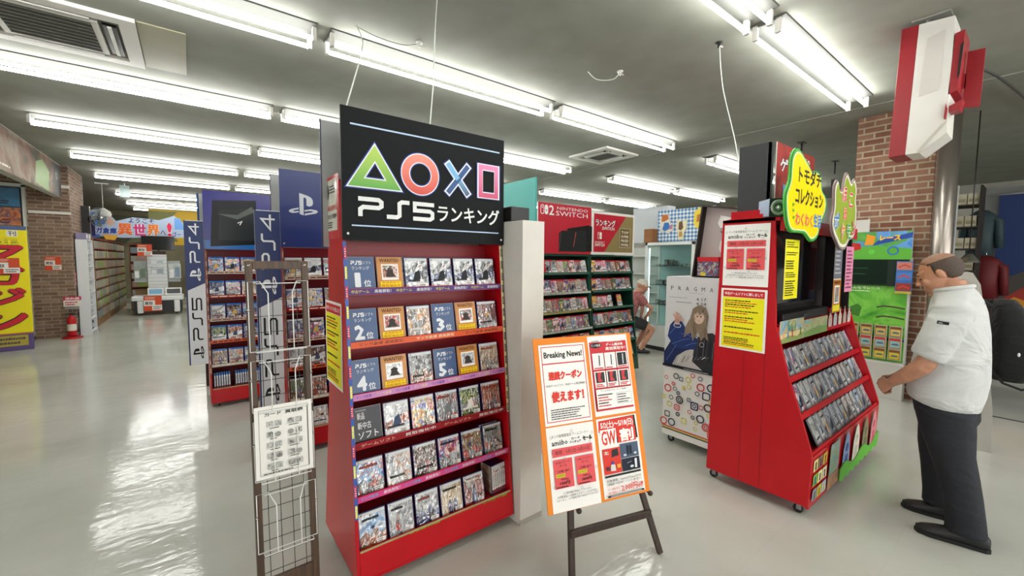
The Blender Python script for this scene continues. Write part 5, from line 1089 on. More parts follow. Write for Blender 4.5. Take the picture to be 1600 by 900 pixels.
# ------------------------------------------------------------------ green landscape display by the brick pillar
def gdisplay():
    t = empty('shop_display', (6.44, .97, 0)); tag(t, 'green landscape-printed shop display with small hanging boxes by brick pillar', 'display stand')
    b = MB(); b.box(.0, 0, 0, .12, .56, .41, painted('plinth_white', 'b8b6ae', 'c4c2ba', 2, .5)); bevel(b.build('plinth', t), .004)
    b = MB(); b.box(.04, 0, .41, .10, .60, 1.66, OFFW); b.box(.0, 0, .41, .04, .56, .44, OFFW); b.build('frame', t)
    F = M4((.038, .56, .44), (0, -1, 0), (0, 0, 1)); g = art('green_hills', ['2f7a20', '56a830', '7ec84a', '4a9a2c'], 2.4, rnd=False)
    p = MB(); p.X = F; p.z = .001; p.rect(.0, .0, .54, .90, g)
    for k, (a, b_) in enumerate(((.28, .63), (.28, .51), (.28, .39))): p.stroke([(a, b_), (a+.06, b_+.02), (a+.16, b_+.015), (a+.25, b_)], .018, C('4a4434'))
    p.poly([(.0, .60), (.1, .66), (.14, .62), (.12, .5), (.04, .52)], C('3f7a2a')); p.text('みんなでレース', .0, .84, .30, .875, C('e4eedc'), .04, 1); p.lines(0, .81, .3, .83, 1, C('d8e8c8'), 3, .6)
    p.rect(0, .245, .54, .275, C('2a4a7a')); p.rect(.2, .248, .32, .272, C('7a2a2a')); p.build('landscape_print', t)
    p = MB(); p.box(.0, 0.02, 1.33, .036, .6, 1.66, C('15261c')); p.X = M4((-.002, .6, 1.33), (0, -1, 0), (0, 0, 1)); p.rect(.02, .02, .40, .30, C('12241a', .2)); p.lines(.04, .1, .3, .24, 2, C('2a6a3a'), 3, .1); p.build('screen', t)
    p = MB(); p.box(-.008, 0, 1.64, .03, .60, 1.965, OFFW); p.X = M4((-.009, .60, 1.64), (0, -1, 0), (0, 0, 1)); p.z = .001
    p.rect(0, 0, .60, .325, art('racing_print', ['3a7ac8', '5f9ad8', '4a9a3a', '6ab04a'], 3, rnd=False)); p.poly([(0, .0), (.6, 0), (.6, .12), (.3, .16), (0, .13)], C('5fae3c')); p.poly([(.25, .16), (.6, .25), (.6, .31), (.3, .22)], C('2a4a9a'))
    p.poly([(.0, .13), (.06, .2), (.14, .19), (.15, .12), (.06, .1)], C('b82a24')); p.poly([(.18, .17), (.2, .3), (.28, .27), (.26, .17)], C('e89a2a')); p.text('レース', .32, .22, .50, .28, C('e8c83a'), .06, 1, out=C('b02a24')); p.disc(.25, .09, .03, C('6ac84a')); p.ring(.44, .1, .05, .012, C('2a6ac8'))
    p.build('top_print', t)
    p = MB(); p.box(-.015, -.02, 1.25, .0, .12, 1.62, C('3a6ab0')); p.X = M4((-.016, .12, 1.25), (0, -1, 0), (0, 0, 1)); p.z = .001
    for k in range(3): p.rect(.005, .03+k*.12, .135, .12+k*.12, C(['8a3a34', '4a7ab8', 'b87a6a'][k])); p.stroke([(.02, .06+k*.12), (.07, .09+k*.12), (.12, .06+k*.12)], .014, C('c83a34'))
    p.rect(0, 0, .14, .025, C('b8a83a')); p.build('side_print', t)
gdisplay()
for r in range(3):
    for c in range(4):
        if r == 2 and c == 0: continue
        m = MB(); cc = [['7a4a2a', 'c8b060'], ['b83a34', '8ab0a8'], ['7a4a2a', 'c8b83a']][r]; m.box(-.03, -.055, 0, .0, .055, .125, C('c8c4a8')); m.X = M4((-.031, .055, 0), (0, -1, 0), (0, 0, 1)); m.z = .001
        m.rect(.006, .006, .104, .119, C(cc[0])); m.rect(.012, .012, .098, .088, C(cc[1])); m.poly([(.02, .04), (.04, .06), (.08, .058), (.092, .04)], C('4a5a7a'))
        tag(m.build('toy_box', loc=(6.43, .97+.48-c*.132, .46+(2-r)*.0+(0, .0, 0)[0]+[.285, .15, .015][r]-.0)), 'small boxed toy, %s row, %s from left on the green landscape display' % (['top', 'middle', 'bottom'][r], ORD[c]), 'toy box', 'boxed toys on the green display')
m = MB(); m.box(6.50, 1.37, 1.97, 6.52, 1.50, 2.12, OFFW); m.box(6.50, 1.42, 1.70, 6.515, 1.46, 1.97, OFFW); tag(m.build('white_card'), 'small blank white card above the green landscape display', 'card')
# pole beside the pillar
m = MB(); m.tube([(6.45, .74, 0), (6.45, .74, CH-.005)], .085, mat('brushed_pole', '9c948c', .3, metal=.85), 28); m.tube([(6.45, .74, 1.0), (6.45, .74, 1.03)], .088, GREYM, 28); struct('column_pole', m)
m = MB(); m.box(6.62, .79, 1.72, 6.64, .85, 3.3, C('8e8a84')); struct('trim_4', m)
m = MB(); m.box(6.8, .685, 0, 6.9, .735, 2.47, mat('pale_side_panel', 'a8aaa8', .5)); tag(m.build('white_divider'), 'narrow white panel right of the metal pole', 'panel')

# ------------------------------------------------------------------ hanging red and white sign box
def hanging_sign():
    X = 4.25; D = .27; t = empty('hanging_sign', (X, .65, CH)); tag(t, 'red and white boxed sign hanging from the ceiling beside the brick pillar', 'sign'); z0 = -CH
    W_ = painted('sign_white', 'c9c7c0', 'd6d4cd', 2.5, .45); Rd = painted('sign_red', '860c18', '90101c', 3, .4)
    def P(pts): return [(y-.65, z-CH) for y, z in pts]
    s = MB(); s.prism(P([(.783, 3.335), (.690, 3.33), (.717, 2.405), (.812, 2.40)]), 'x', 0, D, Rd); bevel(s.build('red_strip', t), .004)
    s = MB(); s.prism(P([(.690, 3.33), (.507, 3.315), (.505, 2.52), (.64, 2.405), (.717, 2.405)]), 'x', 0.0, D, W_); bevel(s.build('body', t), .004)
    s = MB(); s.prism(P([(.508, 2.60), (.535, 2.585), (.655, 2.42), (.645, 2.405)]), 'x', -.006, .0, C('b4b0a6')); s.build('corner_plate', t)
    s = MB(); s.prism(P([(.64, 3.21), (.55, 3.24), (.565, 2.83), (.665, 2.81)]), 'x', -.004, .001, C('c2beb8')); s.build('inset_panel', t)
    s = MB(); s.prism(P([(.50, 3.19), (.455, 3.2), (.47, 2.80), (.515, 2.78)]), 'x', .0, D, Rd); s.build('raised_letter', t)
    s = MB(); s.prism(P([(.505, 2.70), (.44, 2.73), (.45, 2.66), (.505, 2.66)]), 'x', .0, D*.4, Rd); s.prism(P([(.51, 2.68), (.52, 2.72), (.525, 2.62), (.515, 2.61)]), 'x', -.02, .0, Rd); s.build('raised_letter', t)
    s = MB(); s.prism(P([(.47, 3.10), (.455, 3.12), (.465, 2.90), (.475, 2.88)]), 'x', -.01, .0, BLACK); s.build('socket', t)
    s = MB(); s.prism(P([(.45, 3.10), (.367, 3.095), (.373, 2.70), (.46, 2.715)]), 'x', .17, .19, Rd); s.prism(P([(.52, 2.95), (.45, 2.95), (.45, 2.85), (.52, 2.85)]), 'x', .17, .18, Rd); s.build('red_flag_plate', t)
    s = MB(); s.tube([(.05, 0, 0), (.05, 0, -.05)], .01, GREYM, 6); s.tube([(.2, -.08, 0), (.2, -.08, -.06)], .01, GREYM, 6); s.box(.0, -.12, -.012, .25, .08, -.001, C('8a8a84')); s.build('bracket', t)
hanging_sign()
wire('ceiling_conduit', [(5.2, .47, 2.92+.3), (6.2, .35, 3.3), (8.5, .1, 3.33), (11, -.1, 3.34)], 'dark cable running right from the hanging red sign', .012, C('4a4a46'))

# ------------------------------------------------------------------ dim arcade corner at the far right
def flatx(name, x, y0, y1, z0, z1, m, label, cat, th=.02, extra=None):
    b = MB(); b.box(x, y0, z0, x+th, y1, z1, m); b.X = M4((x-.0005, y1, z0), (0, -1, 0), (0, 0, 1)); b.z = .001
    if extra: extra(b, y1-y0, z1-z0)
    return tag(b.build(name), label, cat)
def mural(b, w, h):
    b.poly([(0, h*.42), (w*.25, h*.58), (w*.45, h*.72), (w, h*.98), (w, h*.45), (w*.5, h*.30), (0, h*.1)], C('3f3a36')); b.poly([(w*.3, h*.66), (w*.5, h*.80), (w, h*.95), (w, h*.75), (w*.5, h*.62)], C('6a3024')); b.poly([(w*.32, h*.62), (w*.6, h*.66), (w, h*.72), (w, h*.58), (w*.4, h*.5)], C('2c2a28'))
    b.poly([(w*.02, h*.30), (w*.2, h*.46), (w*.45, h*.42), (w*.5, h*.36), (w*.3, h*.26), (w*.16, h*.2)], C('8a2a20')); b.poly([(.0, h*.25), (w*.1, h*.34), (w*.26, h*.27), (w*.14, h*.19)], C('b87a20'))
    for k in range(4): b.stroke([(w*(.10+k*.08), h*(.3+k*.03)), (w*(.18+k*.08), h*(.25+k*.03))], .03, C('b8a890'))
    b.poly([(0, h*.08), (w, h*.46), (w, 0), (0, 0)], C('15244a'))
flatx('arcade_mural', 9.4, -1.6, .52, .35, 2.62, C('142a58'), 'dark blue wall graphic with brown figure in the dim right corner', 'wall graphic', .05, mural)
flatx('grey_wall_panel', 9.5, -1.7, .72, 0, 2.72, C('6a6c6a'), 'grey panel edge beside the dark blue wall graphic', 'panel', .05)
def garment(x, y, z0, z1, c, nm, lab):
    m = MB(); zc = z1
    m.loft([((x, y, z0), (.10, 0, 0), (0, .13, 0)), ((x, y, (z0+z1)/2), (.10, 0, 0), (0, .12, 0)), ((x, y, z1-.08), (.09, 0, 0), (0, .14, 0)), ((x, y, z1), (.04, 0, 0), (0, .05, 0))], C(c), 16)
    m.tube([(x, y, z1-.05), (x-.01, y+.15, z1-.15), (x-.01, y+.17, z1-.5)], [.045, .05, .04], C(c), 10); m.tube([(x, y, z1-.05), (x-.01, y-.15, z1-.15), (x-.01, y-.17, z1-.5)], [.045, .05, .04], C(c), 10)
    m.tube([(x, y, z1-.02), (x, y, z1+.06)], .004, CHROME, 6)
    tag(m.build(nm), lab, 'garment')
garment(8.3, .60, 1.62, 2.30, '2a3a3e', 'hanging_jacket', 'dark teal jacket hanging in the dim corner right of the pole')
garment(8.1, .52, 1.15, 1.70, '5a1418', 'hanging_jacket', 'dark red jacket hanging below the teal jacket')
m = MB(); m.tube([(8.2, -.3, 2.48), (8.2, .9, 2.48)], .014, GREYM, 8); 
for y in (-.3, .9): m.tube([(8.2, y, 0), (8.2, y, 2.48)], .014, GREYM, 8); m.tube([(8.0, y, .02), (8.4, y, .02)], .014, GREYM, 8)
tag(m.build('clothes_rail'), 'metal clothes rail in the dim right corner', 'rail')
m = MB()
for y in (.56, .80): m.box(7.6, y, 0, 8.0, y+.02, 2.55, C('2a2622'))
for k in range(9): m.box(7.6, .58, .15+k*.27, 8.0, .80, .165+k*.27, C('3a342e'))
tag(m.build('storage_shelf'), 'narrow dark shelf of cream packs right of the metal pole', 'shelf')
for k in range(5):
    for c in range(2):
        m = MB(); m.box(-.12, -.05, 0, .1, .05, .13, painted('cream_pack', 'a8a48c', 'bdb9a2', 9, .6)); m.box(-.122, -.04, .03, -.12, .04, .07, C('8a8670'))
        tag(bevel(m.build('cream_pack', loc=(7.74, .636+c*.108, .166+(4+k)*.27), rot=(0, 0, (-1)**k*.06)), .012), 'cream pack, %s from top, %s column of the narrow dark shelf' % (ORD[4-k], ['right', 'left'][c]), 'pack', 'cream packs on the narrow dark shelf')
m = MB(); m.lathe([(0, .1), (.03, .1), (.1, 0), (.105, -.005), (.03, .09)], mat('lamp_shade_metal', 'a8a8a0', .2, metal=.8), 20); m.tube([(0, 0, .1), (0, 0, 1.75)], .006, BLACK, 6); tag(m.build('pendant_lamp', loc=(7.3, .605, 1.615)), 'small metal pendant lamp shade in the dim right corner', 'lamp')
m = MB(); m.box(8.02, .40, 0, 8.3, .60, 1.12, C('1c1b14')); m.box(8.015, .53, .8, 8.02, .58, 1.08, C('5a5a30')); m.box(8.015, .43, .3, 8.02, .50, 1.05, C('3a1614')); tag(bevel(m.build('arcade_cabinet'), .01), 'dark cabinet with olive strip under the pendant lamp', 'cabinet')
m = MB(); m.prism([(.50, 0), (.22, 0), (.235, .35), (.30, 1.0), (.36, 1.42), (.41, 1.52), (.45, 1.53), (.50, 1.5)], 'x', 5.3, 5.325, painted('pale_sign_board', 'a6a49c', 'b0aea6', 2, .5)); tag(m.build('standing_board'), 'pale grey curved standing board behind the man', 'board')
# ------------------------------------------------------------------ left corner: yellow sign, notices, extinguisher
def magazine_box():
    t = empty('sign_tower', (-2.42, 10.66, 0), .18); tag(t, 'tall yellow boxed sign tower with red katakana at the left edge', 'sign'); W_, H_ = .62, 2.1; YL = C('e8d816'); RD_ = C('c22230')
    m = MB(); m.box(-.40, 0, .3, .22, .30, H_, YL); m.box(-.40, 0, 0, .22, .30, .3, C('5a4a78')); bevel(m.build('body', t), .004)
    p = MB(); p.X = FY(-.40, 0, 0); p.z = .001
    p.rect(.0, 2.04, .62, H_, C('4a5a8a')); p.rect(.0, 0.02, .62, .3, C('5a4a78')); p.rect(.1, .08, .56, .26, C('a89a3a')); p.lines(.12, .1, .54, .24, 2, C('5a4a48'), 2, .6); p.rect(0, .28, .62, .30, C('b86a2a'))
    for k, ch in enumerate('週刊'): p.rect(.2+k*.2, 1.93, .32+k*.2, 2.03, C('e8e4d8')); p.text(ch, .215+k*.2, 1.94, .305+k*.2, 2.02, C('3a4a3a'), .03, 1)
    for k, ch in enumerate('少年'): p.text(ch, .04+k*.27, 1.78, .27+k*.25, 1.90, YL, .06, 1, out=C('2a2a20'), ow=.06)
    zs = [(1.46, 1.78), (1.12, 1.42), (.76, 1.06), (.34, .70)]
    for ch, (a, b) in zip('マガジン', zs): p.text(ch, .04, a, .57, b, RD_, .06, 2, out=C('2a1c18'), ow=.05)
    p.build('front_print', t)
magazine_box()
def sale_tag(m, w, h):
    m.rect(0, 0, w, h, C('c84a2a')); m.rect(.0, h*.35, w*.62, h*.72, C('dedad4')); m.text('買取', w*.06, h*.42, w*.5, h*.62, C('3a2a28'), .04, 1); m.rect(w*.45, h*.06, w, h*.40, C('dedad4')); m.lines(w*.5, h*.1, w*.95, h*.34, 2, C('4a3a38'), 2, .5); m.lines(w*.08, h*.78, w*.9, h*.95, 2, C('e0b8a0'), 3, .5)
flat('orange_notice', FY(-2.235, 11.868, 1.33), .22, .27, sale_tag, 'orange and white notice on the left brick wall', 'notice')
flat('orange_notice', M4((-2.60, 10.55, 1.30), (1, .18, 0), (0, 0, 1)), .32, .27, sale_tag, 'orange and white notice stuck on the yellow sign tower', 'notice', .004)
flat('red_sign_strip', M4((-1.849, 11.93, 1.0), (0, 1, 0), (0, 0, 1)), .12, .30, lambda m, w, h: (m.rect(0, 0, w, h, C('b0283a')), [m.text(c, w*.2, h*(.68-k*.3), w*.8, h*(.92-k*.3), C('f0e8e8'), .04, 1) for k, c in enumerate('消火器')]), 'small vertical red strip sign on the brick corner above extinguisher', 'sign')
flat('extinguisher_notice', FY(-2.02, 11.86, .61), .25, .20, lambda m, w, h: (m.rect(0, 0, w, h, C('ddd6d0')), m.rect(0, h*.62, w, h, C('b82a4a')), m.text('消火器', w*.1, h*.68, w*.9, h*.92, C('f0e8e8'), .04, 1), m.lines(w*.08, h*.1, w*.9, h*.52, 2, C('b82a4a'), 5, .6)), 'white and crimson extinguisher notice on the brick corner', 'notice', .006)
def extinguisher():
    t = empty('fire_extinguisher', (-1.90, 11.70, 0)); tag(t, 'red fire extinguisher on a round red stand at the brick corner', 'fire extinguisher'); E_ = C('b3141c', .25)
    s = MB(); s.lathe([(0, .0), (.15, .0), (.15, .02), (.13, .035), (.085, .04), (.08, .02), (0, .02)], E_, 24); s.build('stand', t)
    s = MB(); s.lathe([(0, .045), (.06, .045), (.066, .06), (.066, .36), (.055, .40), (.025, .43), (.022, .46), (0, .46)], E_, 24); s.lathe([(.0665, .15), (.067, .16), (.067, .27), (.0665, .28)], C('d8d4cc'), 24); s.build('cylinder', t)
    s = MB(); s.box(-.02, -.02, .455, .02, .02, .49, BLACK); s.box(-.09, -.01, .485, .04, .01, .50, BLACK); s.box(-.085, -.01, .455, .0, .01, .468, BLACK); s.build('handle', t)
    s = MB(); s.tube([(.02, 0, .47), (.08, 0, .46), (.11, -.01, .38), (.10, -.02, .2), (.09, -.03, .12)], [.01, .01, .01, .01, .016], BLACK, 8); s.build('hose', t)
extinguisher()
m = MB(); m.tube([(-1.9, 11.83, .44), (-1.9, 11.83, .61)], .006, GREYM, 6); m.box(-2.0, 11.82, .56, -1.8, 11.835, .6, GREYM); tag(m.build('notice_bracket'), 'thin metal bracket under the extinguisher notice', 'bracket')
def white_shelf():
    t = empty('narrow_shelf', (-1.83, 12.0, 0)); tag(t, 'tall narrow white cubby shelf beyond the brick corner', 'shelf'); W_ = mat('shelf_white', 'd2d4d8', .4); D = .17; L = .62; H_ = 1.95
    s = MB(); s.box(0, 0, 0, D, .02, H_, W_); s.build('side_panel', t); s = MB(); s.box(0, L-.02, 0, D, L, H_, W_); s.build('side_panel', t)
    s = MB(); s.box(0, .02, 0, .015, L-.02, H_, W_); s.build('back_panel', t)
    for k in range(8): s = MB(); z = .05+k*(H_-.07)/7; s.box(.015, .02, z, D, L-.02, z+.018, W_); s.build('shelf', t)
white_shelf()
R = random.Random(4)
for k in range(7):
    for c in range(2):
        m = MB(); h = R.uniform(.12, .2); cc = R.choice(['8a9098', '5a6068', 'a8a49c', '3a4450']); m.box(0, -.1, 0, .1, .1, h, C(cc)); m.box(.1, -.07, h*.2, .102, .07, h*.7, C('c8ccd0'))
        tag(m.build('boxed_item', loc=(-1.80, 12.17+c*.25, .07+k*(1.88)/7)), 'boxed item in the %s cubby from floor, %s side, narrow white shelf' % (ORD[k], ['near', 'far'][c]), 'box', 'boxed goods in the narrow white shelf')
for k, (y, c) in enumerate(((12.12, '8a80a0'), (12.40, 'b0a8a8'))): m = MB(); m.box(0, -.11, 0, .15, .11, .13, C(c)); m.box(.15, -.08, .03, .151, .08, .1, C('d0ccd0')); tag(m.build('small_box', loc=(-1.82, y, 1.952)), ['lilac', 'pale grey'][k]+' box on top of the narrow white shelf', 'box', None)
def fan():
    t = empty('wall_fan', (-1.72, 12.95, 2.45)); tag(t, 'large black wall fan beyond the brick corner', 'fan')
    m = MB(); m.box(-.13, -.06, -.45, .0, .06, .25, BLACK); m.build('wall_bracket', t); m = MB(); m.lathe([(0, -.1), (.05, -.1), (.06, 0), (.03, .05), (0, .05)], BLACK, 16, (0.03, -.08, 0)); 
    F = M4((.16, -.16, -.0), (.55, .8, 0), (0, 0, 1)); g = MB(); g.X = F; gm = mat('fan_guard', '8a8f92', .3, metal=.7)
    for r in (.22, .16, .10, .05): g.tube([(r*math.cos(a*PI/12), r*math.sin(a*PI/12), .05*(1-r/.24)) for a in range(25)], .003, gm, 5)
    for k in range(36): a = k*PI/18; g.tube([(.03*math.cos(a), .03*math.sin(a), .06), (.13*math.cos(a), .13*math.sin(a), .045), (.22*math.cos(a), .22*math.sin(a), 0), (.12*math.cos(a), .12*math.sin(a), -.1)], .0016, gm, 4)
    g.build('guard', t); b = MB(); b.X = F
    for k in range(4): a = k*PI/2; b.poly([(.02*math.cos(a), .02*math.sin(a)), (.19*math.cos(a-.3), .19*math.sin(a-.3)), (.2*math.cos(a+.3), .2*math.sin(a+.3)), (.1*math.cos(a+.5), .1*math.sin(a+.5))], C('5a5f62'))
    b.build('blades', t); m.tube([(0, -.02, 0), (.1, -.1, 0), (.18, -.18, 0)], .05, BLACK, 12); m.build('motor', t); c = MB(); c.X = F; c.lathe([(0, .075), (.03, .07), (.035, .055)], CHROME, 16); c.build('hub', t)
fan()
# ------------------------------------------------------------------ bookcases and books beyond
SHW = wood('bookcase_wood', '8a6844', '6e5236', (1, 1, 8), .5); BKM = [art('book_spines_%d' % k, c, 60, rough=.5) for k, c in enumerate([['a8a498', '6a6c68', 'd0ccc0', '4a4c4c'], ['4a5048', '9a9c90', 'b0ac98'], ['8a4a40', 'b8a898'], ['4a5a6a', '98a4a8'], ['6f8a3c', '9ab05a'], ['a89878', 'c8c0a8']])]
def bookcase(x0, y0, L, along, depth, H_, nsh, label):
    t = empty('bookcase', (x0, y0, 0), 0 if along == 'y' else -PI/2); tag(t, label, 'bookcase')
    for a in (0, L-.025): m = MB(); m.box(0, a, 0, depth, a+.025, H_, SHW); m.build('side_panel', t)
    m = MB(); m.box(0, .025, 0, .015, L-.025, H_, SHW); m.build('back_panel', t)
    m = MB(); m.box(.015, .025, 0, depth, L-.025, .16, SHW); m.build('plinth', t)
    for k in range(nsh+1): z = .18+k*(H_-.2)/nsh; m = MB(); m.box(.015, .025, z-.018, depth+.004, L-.025, z, REDIN if k else SHW); m.build('shelf', t)
books = []
def fill(x, y0, L, along, H_, nsh, x1):
    R = random.Random(int(y0*10)); 
    for k in range(nsh):
        z = .181+k*(H_-.2)/nsh; y = y0+.04; c = R.randrange(6)
        while y < y0+L-.05:
            if R.random() < .06: c = R.randrange(6)
            w = .0175; h = .172+R.choice([0, 0, .004]); books.append((x, y, z, w-.001, h, c if R.random() < .8 else R.randrange(6), along, x1)); y += w
bookcase(-2.04, 13.35, 1.75, 'y', .30, 2.05, 8, 'first tall bookcase past the brick corner'); fill(-1.84, 13.35, 1.75, 'y', 2.05, 8, -1.59)
bookcase(-2.04, 15.15, 1.75, 'y', .30, 2.05, 8, 'second tall bookcase past the brick corner'); fill(-1.84, 15.15, 1.75, 'y', 2.05, 8, -1.59)
bookcase(-2.04, 16.95, 1.75, 'y', .30, 2.05, 8, 'third tall bookcase past the brick corner'); fill(-1.84, 16.95, 1.75, 'y', 2.05, 8, -1.59)
# crosswise cases (face the viewer)
def crosscase(x0, y0, L, H_, nsh, label):
    t = empty('bookcase', (x0, y0, 0)); tag(t, label, 'bookcase')
    for a in (0, L-.025): m = MB(); m.box(a, 0, 0, a+.025, .30, H_, SHW); m.build('side_panel', t)
    m = MB(); m.box(.025, .285, 0, L-.025, .30, H_, SHW); m.build('back_panel', t); m = MB(); m.box(.025, .0, 0, L-.025, .285, .16, SHW); m.build('plinth', t)
    for k in range(nsh+1): z = .18+k*(H_-.2)/nsh; m = MB(); m.box(.025, -.004, z-.018, L-.025, .285, z, REDIN if k else SHW); m.build('shelf', t)
    R = random.Random(int(x0*10+50))
    for k in range(nsh):
        z = .181+k*(H_-.2)/nsh; x = x0+.04; c = R.randrange(6)
        while x < x0+L-.05:
            if R.random() < .08: c = R.randrange(6)
            books.append((x, y0+.02, z, .0165, .172, c, 'x', 0)); x += .0175
crosscase(-1.48, 17.0, .75, 2.0, 7, 'bookcase facing the viewer left of the island display'); crosscase(.0, 17.2, 1.2, 2.0, 7, 'bookcase facing the viewer right of the island display'); crosscase(1.3, 17.2, 2.2, 2.0, 7, 'bookcase far behind the console-sign rack')
protoB = {}; rest = MB()
books.sort(key=lambda b: (0 if b[6] == 'y' else 1, b[1]))
nb = 0
for (x, y, z, w, h, c, al, x1) in books:
    if nb < 300 and al == 'y' and y < 14.2:
        if c not in protoB:
            m = MB(); m.box(0, 0, 0, .11, .0165, .172, BKM[c]); protoB[c] = m.build('comic_book', loc=(x, y, z)); o = protoB[c]
        else: o = dup(protoB[c], loc=(x, y, z))
        tag(o, 'paperback spine on the first tall bookcase past the brick corner', 'book', 'paperbacks on the first tall bookcase'); nb += 1
    elif al == 'y': rest.box(x, y, z, x+.11, y+w, z+h, BKM[c])
    else: rest.box(x, y, z, x+w, y+.11, z+h, BKM[c])
tag(rest.build('comic_books'), 'countless paperbacks filling the farther bookcases', 'books', kind='stuff')
m = MB(); m.box(-1.3, 16.2, 0, -.75, 16.6, .62, mat('light_wood_block', 'a08058', .5)); m.box(-1.32, 16.18, .62, -.73, 16.62, .65, SHW); tag(m.build('low_cabinet'), 'low wooden cabinet behind the island display', 'cabinet')
# welcome banner
def welcome(m):
    R_ = C('e0582a'); W_ = C('e4e2ea')
    m.text('ようこそ', .62, .52, 1.10, .64, C('3a4a7a'), .06, 1, out=W_, ow=.06)
    m.text('異', .42, .22, .68, .50, C('e0682a'), .05, 1, out=W_, ow=.05); m.text('世', .70, .22, .94, .50, C('c83070'), .05, 1, out=W_, ow=.05); m.text('界', .96, .22, 1.20, .50, C('e07a2a'), .05, 1, out=W_, ow=.05); m.text('へ', 1.22, .24, 1.32, .36, C('4a4a8a'), .05, 1, out=W_, ow=.05); m.text('!', 1.35, .22, 1.44, .56, C('d02a50'), .06, 1, out=W_, ow=.05)
    m.text('マンガ倉庫', -.2, .24, .40, .38, C('2a4a9a'), .06, 1, out=W_, ow=.06); m.text('ゴー', 1.45, .22, 1.62, .33, C('2a4a9a'), .05, 1, out=W_, ow=.06)
m = MB(); m.X = FY(-2.02, 15.6, 1.96) @ Matrix.Scale(1.12, 4)
pts = [(-.3, .2), (.5, .15), (1.7, .2), (1.75, .5), (1.5, .75), (1.2, .62), (.7, .66), (.4, .55), (.2, .82), (-.1, .78), (-.32, .5)]
n = len(pts); m.add([(a, b, -.01) for a, b in pts]+[(a, b, 0) for a, b in pts], [tuple(range(n))[::-1]]+[(i, (i+1) % n, n+(i+1) % n, n+i) for i in range(n)], C('c8ccd4')); m.poly(pts, C('a8b8d0'))
m.poly([(-.1, .4), (-.05, .7), (.08, .78), (.2, .7), (.25, .5), (.1, .42)], C('2f6cb8')); m.disc(.03, .62, .06, C('d8b8a0')); m.poly([(-.3, .45), (-.22, .55), (-.1, .5), (-.2, .38)], C('8a9ad0')); m.poly([(.2, .5), (.3, .65), (.38, .5), (.3, .42)], C('c8a08a')); m.poly([(1.5, .4), (1.5, .7), (1.62, .68), (1.7, .4)], C('6a9ad8')); m.poly([(.15, .22), (.2, .1), (.36, .08), (.42, .2)], C('e0a83a')); m.poly([(-.15, .2), (-.1, .1), (.1, .14), (.1, .22)], C('4a6ab0'))
welcome(m); tag(m.build('welcome_banner'), 'cut-out banner of coloured Japanese welcome letters over the far aisle', 'banner')
p = MB(); p.box(-1.0, 17.25, 2.001, 2.6, 17.27, 3.1, C('c8a22c')); p.X = FY(-1.0, 17.25, 2.1); p.z = .001; p.poly([(0, 0), (.7, 0), (.4, .6), (.7, .95), (0, .95)], C('7a7a4a')); p.poly([(.9, .1), (1.1, .5), (1.3, .75), (1.5, .4), (1.3, .05)], C('7aa0d0')); p.stroke([(1.2, .6), (1.5, .8), (2.0, .6), (2.5, .75)], .1, C('d8d4c0')); p.stroke([(1.3, .4), (1.7, .55), (2.2, .35)], .06, C('c84a3a'))
tag(p.build('yellow_back_banner'), 'yellow backing board with swirls behind the welcome letters', 'banner')
p = MB(); p.box(-3.0, 21.97, 2.12, -1.1, 21.99, 3.2, C('4a4a3c')); p.X = FY(-2.6, 21.97, 2.1); p.poly([(.6, 0), (1.5, .2), (1.5, .7), (1, .5)], C('6a6a50')); tag(p.build('olive_back_board'), 'olive board high on the far wall at left', 'board')
p = MB(); p.box(-1.86, 13.34, 2.08, -1.70, 13.36, 2.5, C('2a2450')); tag(p.build('purple_banner_strip'), 'dark purple strip beneath the wall fan', 'banner')
flat('orange_notice', FY(-1.13, 15.0, 1.63), .30, .32, sale_tag, 'orange and white notice beside the island television', 'notice', .004)
# island display with television
def island():
    t = empty('demo_island', (-.76, 15.1, 0)); tag(t, 'white wheeled demo island with a slatted tower in the far aisle', 'display stand'); Wt = mat('island_white', 'd4d6d6', .35)
    m = MB(); m.box(-.56, 0, .40, .56, .75, .53, Wt); bevel(m.build('table_top', t), .03)
    m = MB(); m.box(-.52, .06, .06, .52, .7, .40, BLACK); m.build('base_box', t)
    for x in (-.44, .34): m = MB(); m.box(x, -.02, .07, x+.13, .06, .40, Wt); bevel(m.build('leg', t), .02)
    for x in (-.4, .4): caster(t, x, .1, .06); 
    m = MB(); m.box(-.21, .35, .53, .21, .5, 1.68, Wt)
    for k in range(11): m.box(-.211, .346, .62+k*.1, .211, .35, .63+k*.1, C('a8acac'))
    m.build('slatted_tower', t); m = MB(); m.box(-.20, .34, 1.68, .20, .5, 1.77, C('3a2420')); m.build('tower_cap', t)
    for x0, x1 in ((-.5, -.22), (.22, .5)): m = MB(); m.box(x0, .42, .9, x1, .44, 1.5, C('9aa0a0')); m.build('side_panel', t)
island()
def tv():
    t = empty('television', (-.72, 15.52, 1.77)); tag(t, 'black flat television on top of the island tower', 'television'); m = MB(); m.box(-.36, -.03, .03, .36, .02, .43, BLACK); m.box(-.35, -.032, .042, .35, -.03, .418, SCREEN); bevel(m.build('screen', t), .004); m = MB(); m.box(-.15, -.1, .001, .15, .06, .012, BLACK); m.box(-.03, -.02, .01, .03, .01, .04, BLACK); m.build('stand', t)
tv()
